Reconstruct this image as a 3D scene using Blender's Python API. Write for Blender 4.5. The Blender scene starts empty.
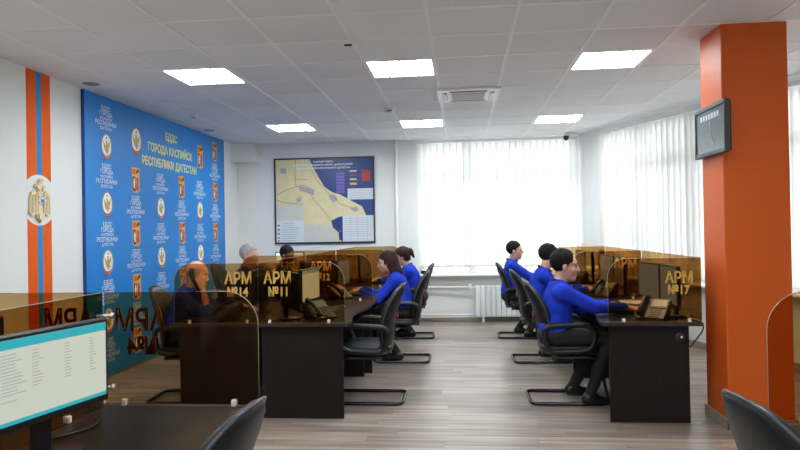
import bpy, math, random
import numpy as np
from mathutils import Vector, Matrix

random.seed(7)
rng = np.random.default_rng(7)
scene = bpy.context.scene
COL = scene.collection
PI = math.pi

# ------------------------------------------------------------------ camera
CAM_H = 1.46
CEIL = 2.897
YAW, PITCH, ROLL = 0.0945, 0.0083, -0.0174
fwd = Vector((-math.sin(YAW) * math.cos(PITCH), math.cos(YAW) * math.cos(PITCH), math.sin(PITCH)))
rgt = Vector((math.cos(YAW), math.sin(YAW), 0))
upv = rgt.cross(fwd)
r2 = rgt * math.cos(ROLL) + upv * math.sin(ROLL)
u2 = -rgt * math.sin(ROLL) + upv * math.cos(ROLL)
cam_data = bpy.data.cameras.new('camera')
cam_data.sensor_width = 36.0
cam_data.lens = 645.9 / 800 * 36.0
cam_data.clip_start = 0.05
cam = bpy.data.objects.new('camera', cam_data)
COL.objects.link(cam)
cam.matrix_world = Matrix(((r2.x, u2.x, -fwd.x, 0), (r2.y, u2.y, -fwd.y, 0), (r2.z, u2.z, -fwd.z, CAM_H), (0, 0, 0, 1)))
scene.camera = cam

# ------------------------------------------------------------------ sky, exposure
world = bpy.data.worlds.new('sky')
scene.world = world
world.use_nodes = True
bg = world.node_tree.nodes['Background']
bg.inputs[0].default_value = (0.90, 0.95, 1.0, 1)
bg.inputs[1].default_value = 3.6
LAMP = 22.0
scene.view_settings.view_transform = 'Standard'
scene.view_settings.look = 'None'
scene.view_settings.gamma = 1.0
scene.view_settings.use_curve_mapping = False
scene.view_settings.exposure = 0.78
scene.cycles.max_bounces = 14
scene.cycles.diffuse_bounces = 8
scene.cycles.glossy_bounces = 4
scene.cycles.transmission_bounces = 8
scene.cycles.transparent_max_bounces = 32
scene.cycles.use_denoising = True
scene.cycles.caustics_reflective = False
scene.cycles.caustics_refractive = False
scene.cycles.sample_clamp_indirect = 8.0


# ------------------------------------------------------------------ materials
def lin(r, g, b):
    f = lambda c: (c / 255 / 12.92) if c / 255 <= 0.04045 else ((c / 255 + 0.055) / 1.055) ** 2.4
    return (f(r), f(g), f(b))


MATS = {}


def mat(name, rgb, rough=0.5, metal=0.0, var=0.06, scale=12.0, stretch=(1, 1, 1), bump=0.0, spec=0.5, randomize=0.0,
        emit=None, emit_s=0.0, coat=0.0, contrast=None):
    """procedural principled material: object-space noise varies colour, optional bump"""
    if name in MATS:
        return MATS[name]
    m = bpy.data.materials.new(name)
    m.use_nodes = True
    nt = m.node_tree
    b = nt.nodes['Principled BSDF']
    b.inputs['Roughness'].default_value = rough
    b.inputs['Metallic'].default_value = metal
    b.inputs['Specular IOR Level'].default_value = spec
    b.inputs['Coat Weight'].default_value = coat
    tc = nt.nodes.new('ShaderNodeTexCoord')
    mp = nt.nodes.new('ShaderNodeMapping')
    mp.inputs['Scale'].default_value = stretch
    nz = nt.nodes.new('ShaderNodeTexNoise')
    nz.inputs['Scale'].default_value = scale
    nz.inputs['Detail'].default_value = 4
    nt.links.new(tc.outputs['Object'], mp.inputs[0])
    nt.links.new(mp.outputs[0], nz.inputs['Vector'])
    mx = nt.nodes.new('ShaderNodeMix')
    mx.data_type = 'RGBA'
    lo = [max(0, c * (1 - var)) for c in rgb]
    hi = [min(1, c * (1 + var)) for c in rgb]
    mx.inputs[6].default_value = (*lo, 1)
    mx.inputs[7].default_value = (*hi, 1)
    if contrast:
        cr = nt.nodes.new('ShaderNodeMapRange')
        cr.inputs[1].default_value = 0.5 - contrast
        cr.inputs[2].default_value = 0.5 + contrast
        nt.links.new(nz.outputs['Fac'], cr.inputs[0])
        nt.links.new(cr.outputs[0], mx.inputs[0])
    else:
        nt.links.new(nz.outputs['Fac'], mx.inputs[0])
    out = mx.outputs[2]
    if randomize:
        oi = nt.nodes.new('ShaderNodeObjectInfo')
        av = nt.nodes.new('ShaderNodeVectorMath')       # every piece takes its own stretch of the pattern
        av.operation = 'MULTIPLY_ADD'
        av.inputs[0].default_value = (37.0, 53.0, 11.0)
        nt.links.new(oi.outputs['Random'], av.inputs[1])
        nt.links.new(mp.outputs[0], av.inputs[2])
        nt.links.new(av.outputs[0], nz.inputs['Vector'])
        mr = nt.nodes.new('ShaderNodeMapRange')
        mr.inputs[3].default_value = 1 - randomize
        mr.inputs[4].default_value = 1 + randomize
        nt.links.new(oi.outputs['Random'], mr.inputs[0])
        mm = nt.nodes.new('ShaderNodeVectorMath')
        mm.operation = 'SCALE'
        nt.links.new(out, mm.inputs[0])
        nt.links.new(mr.outputs[0], mm.inputs['Scale'])
        out = mm.outputs[0]
    nt.links.new(out, b.inputs['Base Color'])
    if bump:
        bp = nt.nodes.new('ShaderNodeBump')
        bp.inputs['Strength'].default_value = bump
        bp.inputs['Distance'].default_value = 0.004
        nt.links.new(nz.outputs['Fac'], bp.inputs['Height'])
        nt.links.new(bp.outputs[0], b.inputs['Normal'])
    if emit:
        b.inputs['Emission Color'].default_value = (*emit, 1)
        b.inputs['Emission Strength'].default_value = emit_s
    MATS[name] = m
    return m


def mat_clear(name, tint, gloss=0.06, rough=0.02):
    """thin clear sheet: tinted straight-through light plus a mirror sheen"""
    m = bpy.data.materials.new(name)
    m.use_nodes = True
    nt = m.node_tree
    nt.nodes.remove(nt.nodes['Principled BSDF'])
    out = nt.nodes['Material Output']
    tr = nt.nodes.new('ShaderNodeBsdfTransparent')
    nz = nt.nodes.new('ShaderNodeTexNoise')
    nz.inputs['Scale'].default_value = 1.5
    mx = nt.nodes.new('ShaderNodeMix')
    mx.data_type = 'RGBA'
    mx.inputs[6].default_value = (*[c * 0.985 for c in tint], 1)
    mx.inputs[7].default_value = (*[min(1, c * 1.015) for c in tint], 1)
    nt.links.new(nz.outputs['Fac'], mx.inputs[0])
    nt.links.new(mx.outputs[2], tr.inputs[0])
    gl = nt.nodes.new('ShaderNodeBsdfGlossy')
    gl.inputs['Roughness'].default_value = rough
    gl.inputs['Color'].default_value = (1, 1, 1, 1)
    lw = nt.nodes.new('ShaderNodeLayerWeight')
    lw.inputs['Blend'].default_value = 0.5
    pw = nt.nodes.new('ShaderNodeMath')
    pw.operation = 'POWER'
    pw.inputs[1].default_value = 5.0
    nt.links.new(lw.outputs['Facing'], pw.inputs[0])
    ml = nt.nodes.new('ShaderNodeMath')
    ml.operation = 'MULTIPLY_ADD'
    ml.inputs[1].default_value = 0.75
    ml.inputs[2].default_value = gloss
    nt.links.new(pw.outputs[0], ml.inputs[0])
    ms = nt.nodes.new('ShaderNodeMixShader')
    nt.links.new(ml.outputs[0], ms.inputs[0])
    nt.links.new(tr.outputs[0], ms.inputs[1])
    nt.links.new(gl.outputs[0], ms.inputs[2])
    nt.links.new(ms.outputs[0], out.inputs[0])
    MATS[name] = m
    return m


def mat_blind(name):
    m = bpy.data.materials.new(name)
    m.use_nodes = True
    nt = m.node_tree
    nt.nodes.remove(nt.nodes['Principled BSDF'])
    out = nt.nodes['Material Output']
    tc = nt.nodes.new('ShaderNodeTexCoord')
    mp = nt.nodes.new('ShaderNodeMapping')
    mp.inputs['Scale'].default_value = (120, 120, 6)
    nz = nt.nodes.new('ShaderNodeTexNoise')
    nz.inputs['Scale'].default_value = 1.0
    nt.links.new(tc.outputs['Object'], mp.inputs[0])
    nt.links.new(mp.outputs[0], nz.inputs['Vector'])
    oi = nt.nodes.new('ShaderNodeObjectInfo')
    mr = nt.nodes.new('ShaderNodeMapRange')
    mr.inputs[3].default_value = 0.80
    mr.inputs[4].default_value = 1.0
    nt.links.new(oi.outputs['Random'], mr.inputs[0])
    mx = nt.nodes.new('ShaderNodeMix')
    mx.data_type = 'RGBA'
    mx.inputs[6].default_value = (0.86, 0.85, 0.81, 1)
    mx.inputs[7].default_value = (0.92, 0.91, 0.88, 1)
    nt.links.new(nz.outputs['Fac'], mx.inputs[0])
    sc = nt.nodes.new('ShaderNodeVectorMath')
    sc.operation = 'SCALE'
    nt.links.new(mx.outputs[2], sc.inputs[0])
    nt.links.new(mr.outputs[0], sc.inputs['Scale'])
    df = nt.nodes.new('ShaderNodeBsdfDiffuse')
    tl = nt.nodes.new('ShaderNodeBsdfTranslucent')
    nt.links.new(sc.outputs[0], df.inputs[0])
    nt.links.new(sc.outputs[0], tl.inputs[0])
    ms = nt.nodes.new('ShaderNodeMixShader')
    ms.inputs[0].default_value = 0.30
    nt.links.new(df.outputs[0], ms.inputs[1])
    nt.links.new(tl.outputs[0], ms.inputs[2])
    nt.links.new(ms.outputs[0], out.inputs[0])
    MATS[name] = m
    return m


def mat_glow(name, rgb, strength):
    m = bpy.data.materials.new(name)
    m.use_nodes = True
    nt = m.node_tree
    nt.nodes.remove(nt.nodes['Principled BSDF'])
    em = nt.nodes.new('ShaderNodeEmission')
    em.inputs[0].default_value = (*rgb, 1)
    em.inputs[1].default_value = strength
    nt.links.new(em.outputs[0], nt.nodes['Material Output'].inputs[0])
    MATS[name] = m
    return m


WALL = mat('wall_paint', (0.80, 0.81, 0.80), 0.75, var=0.015, scale=40, bump=0.08)
WHITE = mat('white_paint', (0.84, 0.84, 0.83), 0.4, var=0.02)
WHITE_PVC = mat('white_plastic', (0.80, 0.80, 0.79), 0.35, var=0.02)
TILE = mat('ceiling_tile', (0.82, 0.82, 0.83), 0.9, var=0.03, scale=160, bump=0.25, randomize=0.025)
TBAR = mat('ceiling_grid', (0.88, 0.88, 0.88), 0.45, var=0.01)
PLANK = mat('laminate', lin(150, 137, 126), 0.30, var=0.34, scale=3.0, stretch=(0.35, 6.5, 1), bump=0.03, randomize=0.17, spec=0.45, contrast=0.14)
BASEB = mat('baseboard_wood', lin(150, 138, 126), 0.45, var=0.15, scale=4, stretch=(1, 1, 8))
ORANGE = mat('orange_paint', lin(208, 90, 22), 0.5, var=0.03, scale=30, bump=0.05, spec=0.4)
STRIPE_O = mat('orange_vinyl', lin(230, 98, 22), 0.6, var=0.02, spec=0.2)
STRIPE_B = mat('blue_vinyl', lin(50, 138, 200), 0.6, var=0.02, spec=0.2)
BANNER = mat('banner_blue', lin(16, 126, 208), 0.5, var=0.04, scale=1.2)
BANNER_EDGE = mat('banner_edge', lin(10, 60, 140), 0.5, var=0.03)
PRINT_W = mat('print_white', (0.90, 0.92, 0.94), 0.6, var=0.02, spec=0.3)
PRINT_Y = mat('print_yellow', lin(236, 232, 140), 0.5, var=0.03)
GOLD = mat('gold_print', lin(186, 156, 84), 0.45, var=0.15, scale=60)
GOLD_M = mat('gold_metal', lin(226, 206, 166), 0.35, metal=0.45, var=0.25, scale=45, bump=0.4)
RED = mat('red_print', lin(190, 62, 48), 0.5, var=0.05)
BLACKP = mat('black_print', lin(34, 30, 36), 0.5, var=0.05)
SHIELD_O = mat('shield_orange', lin(236, 172, 70), 0.5, var=0.05)
SILVER = mat('star_white', (0.8, 0.82, 0.85), 0.35, var=0.05)
WENGE = mat('wenge_laminate', lin(30, 21, 23), 0.42, var=0.45, scale=3.0, stretch=(14, 14, 0.8), bump=0.02, spec=0.25)
WENGE_TOP = mat('wenge_top', lin(24, 19, 21), 0.28, var=0.35, scale=3.0, stretch=(14, 0.8, 1), bump=0.02, spec=0.18)
EDGE = mat('wenge_edge', lin(50, 42, 42), 0.3, var=0.2)
LEATHER = mat('black_leatherette', lin(24, 26, 29), 0.42, var=0.15, scale=90, bump=0.25, spec=0.32)
PIPING = mat('leather_piping', lin(56, 58, 62), 0.35, var=0.1)
BLACK_TUBE = mat('black_tube', lin(14, 15, 17), 0.25, var=0.05, spec=0.6)
BLACK_PL = mat('black_plastic', lin(15, 15, 17), 0.38, var=0.1, scale=60)
GREY_PL = mat('grey_plastic', lin(62, 64, 68), 0.4, var=0.08)
SCREEN_DIM = mat('screen_grey', lin(52, 56, 60), 0.18, var=0.1, emit=lin(120, 126, 130), emit_s=0.35)  # dark displays get a faint grey glow of their own
SCREEN_LIGHT = mat('screen_lit', lin(60, 64, 66), 0.2, var=0.05, emit=lin(196, 202, 184), emit_s=0.56)
SCREEN_TEAL = mat('screen_teal', lin(10, 60, 64), 0.2, var=0.02, emit=lin(44, 160, 172), emit_s=0.6)
SCREEN_GREEN = mat('screen_green', lin(20, 50, 40), 0.2, var=0.02, emit=lin(90, 140, 112), emit_s=0.7)
SCREEN_INK = mat('screen_ink', lin(60, 64, 66), 0.2, var=0.02, emit=lin(160, 170, 164), emit_s=0.56)
SCREEN_PINK = mat('screen_ink_pink', lin(60, 64, 66), 0.2, var=0.02, emit=lin(198, 168, 156), emit_s=0.56)
METAL = mat('brushed_metal', (0.72, 0.72, 0.72), 0.28, metal=0.9, var=0.08, scale=50)
CLIP = mat('clip_plastic', (0.8, 0.8, 0.8), 0.3, var=0.03)
ACRYL = mat_clear('brown_acrylic', (0.735, 0.595, 0.405), 0.005, 0.02)
ACRYL_GLINT = mat('acrylic_edge_glint', lin(170, 150, 125), 0.2, var=0.05)  # pale colour carries the bright highlight along the sheet edges
GLASS = mat_clear('window_pane', (0.96, 0.98, 0.98), 0.03, 0.01)
BLIND = mat_blind('blind_fabric')
LETTER_BACK = mat('lettering_adhesive', lin(96, 48, 26), 0.6, var=0.1)
LETTER = mat('gold_lettering', lin(206, 162, 74), 0.4, var=0.05)
RADI = mat('radiator_enamel', (0.82, 0.84, 0.85), 0.35, var=0.02)
DARKGAP = mat('dark_gap', lin(40, 40, 42), 0.7, var=0.05)
GRILLE = mat('grille_grey', lin(150, 146, 146), 0.6, var=0.05)
LAMPGLOW = mat_glow('lamp_glow', (0.90, 0.97, 1.0), LAMP)
SEA = mat('map_sea', lin(34, 66, 128), 0.35, var=0.12, scale=3)
LAND = mat('map_land', lin(222, 210, 166), 0.4, var=0.12, scale=9)
MAP_TOWN = mat('map_town', lin(168, 168, 176), 0.4, var=0.2, scale=40)
MAP_PALE = mat('map_pale', lin(206, 206, 198), 0.4, var=0.08, scale=25)
MAP_WHITE = mat('map_white', lin(214, 220, 226), 0.4, var=0.05, scale=25)
MAP_ROAD = mat('map_road', lin(170, 120, 84), 0.4, var=0.1)
MAP_PURPLE = mat('map_purple', lin(116, 96, 186), 0.4, var=0.08)
MAP_INK = mat('map_ink', lin(168, 174, 182), 0.4, var=0.1)
MAP_FRAME = mat('map_frame', lin(44, 36, 44), 0.4, var=0.1)
PAPER = mat('paper', lin(226, 222, 212), 0.6, var=0.03)
PHONE_B = mat('phone_body', lin(58, 54, 54), 0.4, var=0.08)
PHONE_S = mat('phone_display', lin(120, 124, 122), 0.25, var=0.05)
CLOCKFACE = mat('clock_glass', lin(104, 112, 116), 0.12, var=0.1, spec=0.7)


# ------------------------------------------------------------------ mesh helpers
class MB:
    def __init__(self):
        self.v, self.f = [], []

    def add(self, vs, fs):
        o = len(self.v)
        self.v += [tuple(p) for p in vs]
        self.f += [tuple(i + o for i in q) for q in fs]
        return self

    def box(self, x0, x1, y0, y1, z0, z1):
        return self.add([(x0, y0, z0), (x1, y0, z0), (x1, y1, z0), (x0, y1, z0), (x0, y0, z1), (x1, y0, z1), (x1, y1, z1), (x0, y1, z1)],
                        [(3, 2, 1, 0), (4, 5, 6, 7), (0, 1, 5, 4), (1, 2, 6, 5), (2, 3, 7, 6), (3, 0, 4, 7)])

    def bevbox(self, x0, x1, y0, y1, z0, z1, b=0.006):
        """box with chamfered edges"""
        xs, ys, zs = (x0, x1), (y0, y1), (z0, z1)
        pts, idx = [], {}
        for i in (0, 1):
            for j in (0, 1):
                for k in (0, 1):
                    for ax in range(3):
                        p = [xs[i], ys[j], zs[k]]
                        for a, s in enumerate((i, j, k)):
                            if a != ax:
                                p[a] += b if s == 0 else -b
                        idx[(i, j, k, ax)] = len(pts)
                        pts.append(tuple(p))
        fs = []
        for ax in range(3):
            for s in (0, 1):
                a1, a2 = [(1, 2), (2, 0), (0, 1)][ax]
                q = []
                for u, w in ((0, 0), (1, 0), (1, 1), (0, 1)):
                    c = [0, 0, 0]
                    c[ax], c[a1], c[a2] = s, u, w
                    q.append(idx[(*c, ax)])
                fs.append(tuple(q) if s else tuple(reversed(q)))
        for ax in range(3):       # edges along ax
            a1, a2 = [(1, 2), (2, 0), (0, 1)][ax]
            for u in (0, 1):
                for w in (0, 1):
                    c0, c1 = [0, 0, 0], [0, 0, 0]
                    c0[a1] = c1[a1] = u
                    c0[a2] = c1[a2] = w
                    c1[ax] = 1
                    q = [idx[(*c0, a1)], idx[(*c1, a1)], idx[(*c1, a2)], idx[(*c0, a2)]]
                    fs.append(tuple(q) if (u ^ w) else tuple(reversed(q)))
        for i in (0, 1):
            for j in (0, 1):
                for k in (0, 1):
                    q = [idx[(i, j, k, a)] for a in range(3)]
                    fs.append(tuple(q) if (i + j + k) % 2 else tuple(reversed(q)))
        return self.add(pts, fs)

    def prism(self, poly, h0, h1, plane='xy'):
        """closed polygon (ccw) extruded from h0 to h1; plane names the polygon's axes"""
        n = len(poly)
        def P(a, b, h):
            return {'xy': (a, b, h), 'yz': (h, a, b), 'xz': (a, h, b)}[plane]
        vs = [P(a, b, h0) for a, b in poly] + [P(a, b, h1) for a, b in poly]
        fs = [tuple(range(n - 1, -1, -1)), tuple(range(n, 2 * n))]
        fs += [(i, (i + 1) % n, n + (i + 1) % n, n + i) for i in range(n)]
        if plane == 'xz':
            fs = [tuple(reversed(f)) for f in fs]
        return self.add(vs, fs)

    def tube(self, path, r, n=8, closed=False, flat=1.0):
        pts = [Vector(p) for p in path]
        m = len(pts)
        rs = r if isinstance(r, (list, tuple)) else [r] * m
        o = len(self.v)
        prev = None
        for i, p in enumerate(pts):
            if closed:
                t = pts[(i + 1) % m] - pts[i - 1]
            else:
                t = pts[min(i + 1, m - 1)] - pts[max(i - 1, 0)]
            t.normalize()
            if prev is None:
                a = Vector((0, 0, 1)) if abs(t.z) < 0.9 else Vector((0, 1, 0))
                nn = t.cross(a).normalized()
            else:
                nn = (prev - t * prev.dot(t)).normalized()
            prev = nn
            bb = t.cross(nn)
            for k in range(n):
                a = 2 * PI * k / n
                self.v.append(tuple(p + (nn * math.cos(a) * flat + bb * math.sin(a)) * rs[i]))
        segs = m if closed else m - 1
        for i in range(segs):
            j = (i + 1) % m
            for k in range(n):
                k2 = (k + 1) % n
                self.f.append((o + i * n + k, o + i * n + k2, o + j * n + k2, o + j * n + k))
        if not closed:
            self.f.append(tuple(o + k for k in range(n - 1, -1, -1)))
            self.f.append(tuple(o + (m - 1) * n + k for k in range(n)))
        return self

    def lathe(self, prof, n=20, c=(0, 0, 0)):
        o = len(self.v)
        for r, z in prof:
            for k in range(n):
                a = 2 * PI * k / n
                self.v.append((c[0] + r * math.cos(a), c[1] + r * math.sin(a), c[2] + z))
        for i in range(len(prof) - 1):
            for k in range(n):
                k2 = (k + 1) % n
                self.f.append((o + i * n + k, o + i * n + k2, o + (i + 1) * n + k2, o + (i + 1) * n + k))
        self.f.append(tuple(o + k for k in range(n - 1, -1, -1)))
        self.f.append(tuple(o + (len(prof) - 1) * n + k for k in range(n)))
        return self

    def pillow(self, outline, thick, fn, rings=5, p=5.0):
        """cushion: outline [(a,b)], fn(a,b,side_offset)->xyz"""
        n = len(outline)
        ca = sum(a for a, b in outline) / n
        cb = sum(b for a, b in outline) / n
        o = len(self.v)
        ss = [1 - (1 - (i + 1) / (rings + 1)) ** 2.0 for i in range(rings)]
        self.v.append(tuple(fn(ca, cb, thick / 2)))
        self.v.append(tuple(fn(ca, cb, -thick / 2)))
        lay = []
        for side in (1, -1):
            L = []
            for s in ss:
                t = thick / 2 * (1 - s ** p) ** 0.5 * side
                L.append(len(self.v))
                for a, b in outline:
                    self.v.append(tuple(fn(ca + (a - ca) * s, cb + (b - cb) * s, t)))
            lay.append(L)
        rim = len(self.v)
        for a, b in outline:
            self.v.append(tuple(fn(a, b, 0)))
        for si, L in enumerate(lay):
            ring = L + [rim]
            for k in range(n):
                k2 = (k + 1) % n
                q = (o + si, L[0] + k, L[0] + k2)
                self.f.append(q if si == 0 else q[::-1])
                for i in range(len(ring) - 1):
                    q = (ring[i] + k, ring[i + 1] + k, ring[i + 1] + k2, ring[i] + k2)
                    self.f.append(q if si == 0 else q[::-1])
        return self

    def mesh(self, name, m, smooth=False):
        me = bpy.data.meshes.new(name)
        me.from_pydata(self.v, [], self.f)
        me.materials.append(m)
        if smooth:
            me.polygons.foreach_set('use_smooth', [True] * len(me.polygons))
            if smooth == 'auto':
                try:
                    me.set_sharp_from_angle(angle=math.radians(38))
                except Exception:
                    pass
        me.update()
        return me

    def build(self, name, m, parent=None, smooth=False):
        return link(name, self.mesh(name, m, smooth), parent)


def link(name, me, parent=None):
    o = bpy.data.objects.new(name, me)
    COL.objects.link(o)
    if parent is not None:
        o.parent = parent
    return o


def tag(o, label=None, cat=None, group=None, kind=None):
    if label:
        o['label'] = label
    if cat:
        o['category'] = cat
    if group:
        o['group'] = group
    if kind:
        o['kind'] = kind
    return o


def thing(name, label, cat, loc=(0, 0, 0), rz=0.0, group=None):
    o = bpy.data.objects.new(name, None)
    o.empty_display_size = 0.1
    COL.objects.link(o)
    o.location = loc
    o.rotation_euler = (0, 0, rz)
    return tag(o, label, cat, group)


def copy_tree(root, loc, rz, label, group=None):
    c = root.copy()
    COL.objects.link(c)
    c.location = loc
    c.rotation_euler = (0, 0, rz)
    c['label'] = label
    if group:
        c['group'] = group
    def rec(src, dst):
        for ch in list(src.children):
            k = ch.copy()
            COL.objects.link(k)
            k.parent = dst
            rec(ch, k)
    rec(root, c)
    return c


def fillet(pts, r, n=5, closed=False):
    pts = [Vector(p) for p in pts]
    out = []
    m = len(pts)
    for i, p in enumerate(pts):
        if not closed and i in (0, m - 1):
            out.append(tuple(p))
            continue
        a, b = pts[i - 1], pts[(i + 1) % m]
        da, db = (a - p), (b - p)
        ra = min(r, da.length * 0.49)
        rb = min(r, db.length * 0.49)
        A = p + da.normalized() * ra
        B = p + db.normalized() * rb
        for k in range(n + 1):
            t = k / n
            out.append(tuple(A * (1 - t) ** 2 + p * 2 * t * (1 - t) + B * t * t))
    return out


def superellipse(ca, cb, ra, rb, p=3.0, n=32):
    o = []
    for k in range(n):
        t = 2 * PI * k / n
        c, s = math.cos(t), math.sin(t)
        o.append((ca + ra * math.copysign(abs(c) ** (2 / p), c), cb + rb * math.copysign(abs(s) ** (2 / p), s)))
    return o


TEXTS = {}


def text_mesh(body, size, m, bold=0.0, extrude=0.001, squash=1.0, lead=1.0, sizes=None):
    """lettering as a mesh lying in its local xy plane, centred on the origin"""
    key = (body, size, m.name, bold, squash)
    if key in TEXTS:
        return TEXTS[key]
    cu = bpy.data.curves.new('lettering', 'FONT')
    cu.body = body
    cu.size = size
    cu.align_x = 'CENTER'
    cu.align_y = 'CENTER'
    cu.space_line = lead
    cu.offset = bold
    cu.extrude = extrude
    cu.resolution_u = 2
    ob = bpy.data.objects.new('lettering_tmp', cu)
    COL.objects.link(ob)
    dg = bpy.context.evaluated_depsgraph_get()
    me = bpy.data.meshes.new_from_object(ob.evaluated_get(dg))
    bpy.data.objects.remove(ob)
    me.name = 'lettering'
    me.materials.clear()
    me.materials.append(m)
    if squash != 1.0:
        for v in me.vertices:
            v.co.x *= squash
    TEXTS[key] = me
    return me


def place_text(me, parent, loc, plane, name='lettering'):
    """plane: 'left' = on wall facing +x (reads along +y), 'cam' = facing -y, 'away' = facing +y"""
    o = link(name, me, parent)
    o.location = loc
    if plane == 'left':
        o.rotation_euler = (PI / 2, 0, PI / 2)
    elif plane == 'cam':
        o.rotation_euler = (PI / 2, 0, 0)
    elif plane == 'away':
        o.rotation_euler = (PI / 2, 0, PI)
    return o

# ================================================================== THE ROOM
XL, YB = -3.65, 10.30           # left wall face, back wall face
CX, ANG = 1.83, math.radians(22)  # corner where the oblique window wall starts
TD = (math.sin(ANG), -math.cos(ANG))
WR_LOC, WR_RZ = (CX, YB, 0), -PI / 2 + ANG
TLEN = 6.6
XS = CX + TD[0] * TLEN
YS = YB + TD[1] * TLEN
Y0 = -1.6


def inside(x, y, m=0.0):
    """left of the oblique wall?"""
    if y < YS:
        return x < XS + m
    t = (YB - y) / math.cos(ANG)
    return x < CX + TD[0] * t + m


# floor with planks
fl = MB().box(XL - 0.1, XS + 0.4, Y0, YB + 0.2, -0.15, -0.012).build('floor', PLANK)
tag(fl, 'grey-brown laminate floor of long boards running across the room', kind='structure')
MB().box(XL - 0.05, XS + 0.3, Y0, 3.94, -0.012, 0.0).build('floor_lining', PLANK, fl)
PW, PL = 0.131, 1.2
plank_me = MB().box(0, PL - 0.0015, 0, PW - 0.0015, -0.012, 0).mesh('plank', PLANK)
cut_cache = {}
row = 0
y = 3.94
while y < YB:
    x = XL - random.uniform(0, PL)
    while x < XS + 0.2:
        if inside(x, y + PW / 2, 0.25):
            a = max(x, XL)
            b = x + PL
            if b - a > 0.05:
                if a > x + 1e-6:
                    key = round(b - a, 2)
                    if key not in cut_cache:
                        cut_cache[key] = MB().box(0, b - a - 0.0015, 0, PW - 0.0015, -0.012, 0).mesh('plank', PLANK)
                    me = cut_cache[key]
                else:
                    me = plank_me
                p = link('plank', me, fl)
                p.location = (a, y, 0)
        x += PL
    y += PW
    row += 1

# ceiling with tiles and grid
ce = MB().box(XL - 0.2, XS + 0.5, Y0, YB + 0.3, CEIL + 0.12, CEIL + 0.3).build('ceiling', WHITE)
tag(ce, 'suspended ceiling of white square tiles in a metal grid', kind='structure')
GX = [-0.2019 + 0.6 * i for i in range(-6, 9)]
GY = [4.2093 + 0.6 * k for k in range(-10, 12)]
lamp_cells = {(-4, 2), (-1, 2), (2, 2), (-4, 7), (-1, 7), (2, 7), (-4, -3), (-1, -3), (2, -3), (-4, -8), (-1, -8), (2, -8)}
ac_cell = (0, 4)
tile_me = MB().box(0.0, 0.6, 0.0, 0.6, 0.004, 0.018).mesh('ceiling_tile', TILE)
for i in range(-6, 8):
    for k in range(-10, 11):
        if (i, k) in lamp_cells or (i, k) == ac_cell:
            continue
        x0, y0 = -0.2019 + 0.6 * i, 4.2093 + 0.6 * k
        x1, y1 = x0 + 0.6, min(y0 + 0.6, YB)
        cx0 = max(x0, XL)
        cy0 = max(y0, Y0)
        if not inside(x0 + 0.1, y0 + 0.3, 0.1) or y1 - cy0 < 0.02:
            continue
        if cx0 > x0 or y1 < y0 + 0.6 - 1e-6 or cy0 > y0:
            me = MB().box(0, x1 - cx0, 0, y1 - cy0, 0.004, 0.018).mesh('ceiling_tile', TILE)
        else:
            me = tile_me
        o = link('ceiling_tile', me, ce)
        o.location = (cx0, cy0, CEIL)
for gx in GX:
    if gx < XL:
        continue
    ytop = YB if gx < CX else YB - (gx - CX) / math.tan(ANG)
    if gx > XS:
        continue
    MB().box(gx - 0.012, gx + 0.012, Y0, ytop, CEIL - 0.001, CEIL + 0.004).build('grid_runner', TBAR, ce)
for gy in GY:
    if gy > YB or gy < Y0:
        continue
    xr = CX + TD[0] * (YB - gy) / math.cos(ANG) if gy > YS else XS
    MB().box(XL, xr, gy - 0.012, gy + 0.012, CEIL - 0.0005, CEIL + 0.0045).build('grid_cross_bar', TBAR, ce)

# walls
w = MB().box(XL - 0.2, XL, Y0, YB + 0.25, 0, CEIL + 0.12).build('wall_left', WALL)
tag(w, 'plain white painted wall behind the blue banner', kind='structure')
WX0, WX1, WZ0, WZ1 = -0.655, 1.79, 0.74, 2.855
m = MB().box(XL, WX0, YB, YB + 0.25, 0, CEIL + 0.12).box(WX0, WX1, YB, YB + 0.25, 0, WZ0).box(WX0, WX1, YB, YB + 0.25, WZ1, CEIL + 0.12)
m.box(WX1, CX + 0.3, YB, YB + 0.25, 0, CEIL + 0.12)
w = m.build('wall_back', WALL)
tag(w, 'white back wall with the framed map and a wide window', kind='structure')
T0, T1, RZ0, RZ1 = 0.72, 6.1, 0.76, 2.80
m = MB().box(0, T0, 0, 0.25, 0, CEIL + 0.12).box(T0, T1, 0, 0.25, 0, RZ0).box(T0, T1, 0, 0.25, RZ1, CEIL + 0.12).box(T1, TLEN + 0.1, 0, 0.25, 0, CEIL + 0.12)
w = m.build('wall_right', WALL)
w.location, w.rotation_euler = WR_LOC, (0, 0, WR_RZ)
tag(w, 'oblique white wall with a long window behind the orange pillar', kind='structure')
w = MB().box(XS, XS + 0.2, Y0, YS + 0.05, 0, CEIL + 0.12).build('wall_side', WALL)
tag(w, 'plain white side wall beyond the long window', kind='structure')
w = MB().box(XL - 0.2, XS + 0.2, Y0 - 0.2, Y0, 0, CEIL + 0.12).build('wall_front', WALL)
tag(w, 'plain white wall opposite the back window', kind='structure')

# baseboards
b = MB().prism([(XL, 0), (XL + 0.016, 0), (XL + 0.012, 0.06), (XL, 0.065)], Y0, YB, 'xz').build('baseboard_left', BASEB)
tag(b, 'wood-toned baseboard along the left wall', kind='structure')
b = MB().prism([(YB - 0.016, 0), (YB, 0), (YB, 0.065), (YB - 0.012, 0.06)], XL, CX, 'yz').build('baseboard_back', BASEB)
tag(b, 'wood-toned baseboard along the back wall', kind='structure')
b = MB().prism([(-0.016, 0), (0, 0), (0, 0.085), (-0.012, 0.08)], 0, TLEN, 'yz').build('baseboard_right', BASEB)
b.location, b.rotation_euler = WR_LOC, (0, 0, WR_RZ)
tag(b, 'wood-toned baseboard along the oblique window wall', kind='structure')

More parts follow.
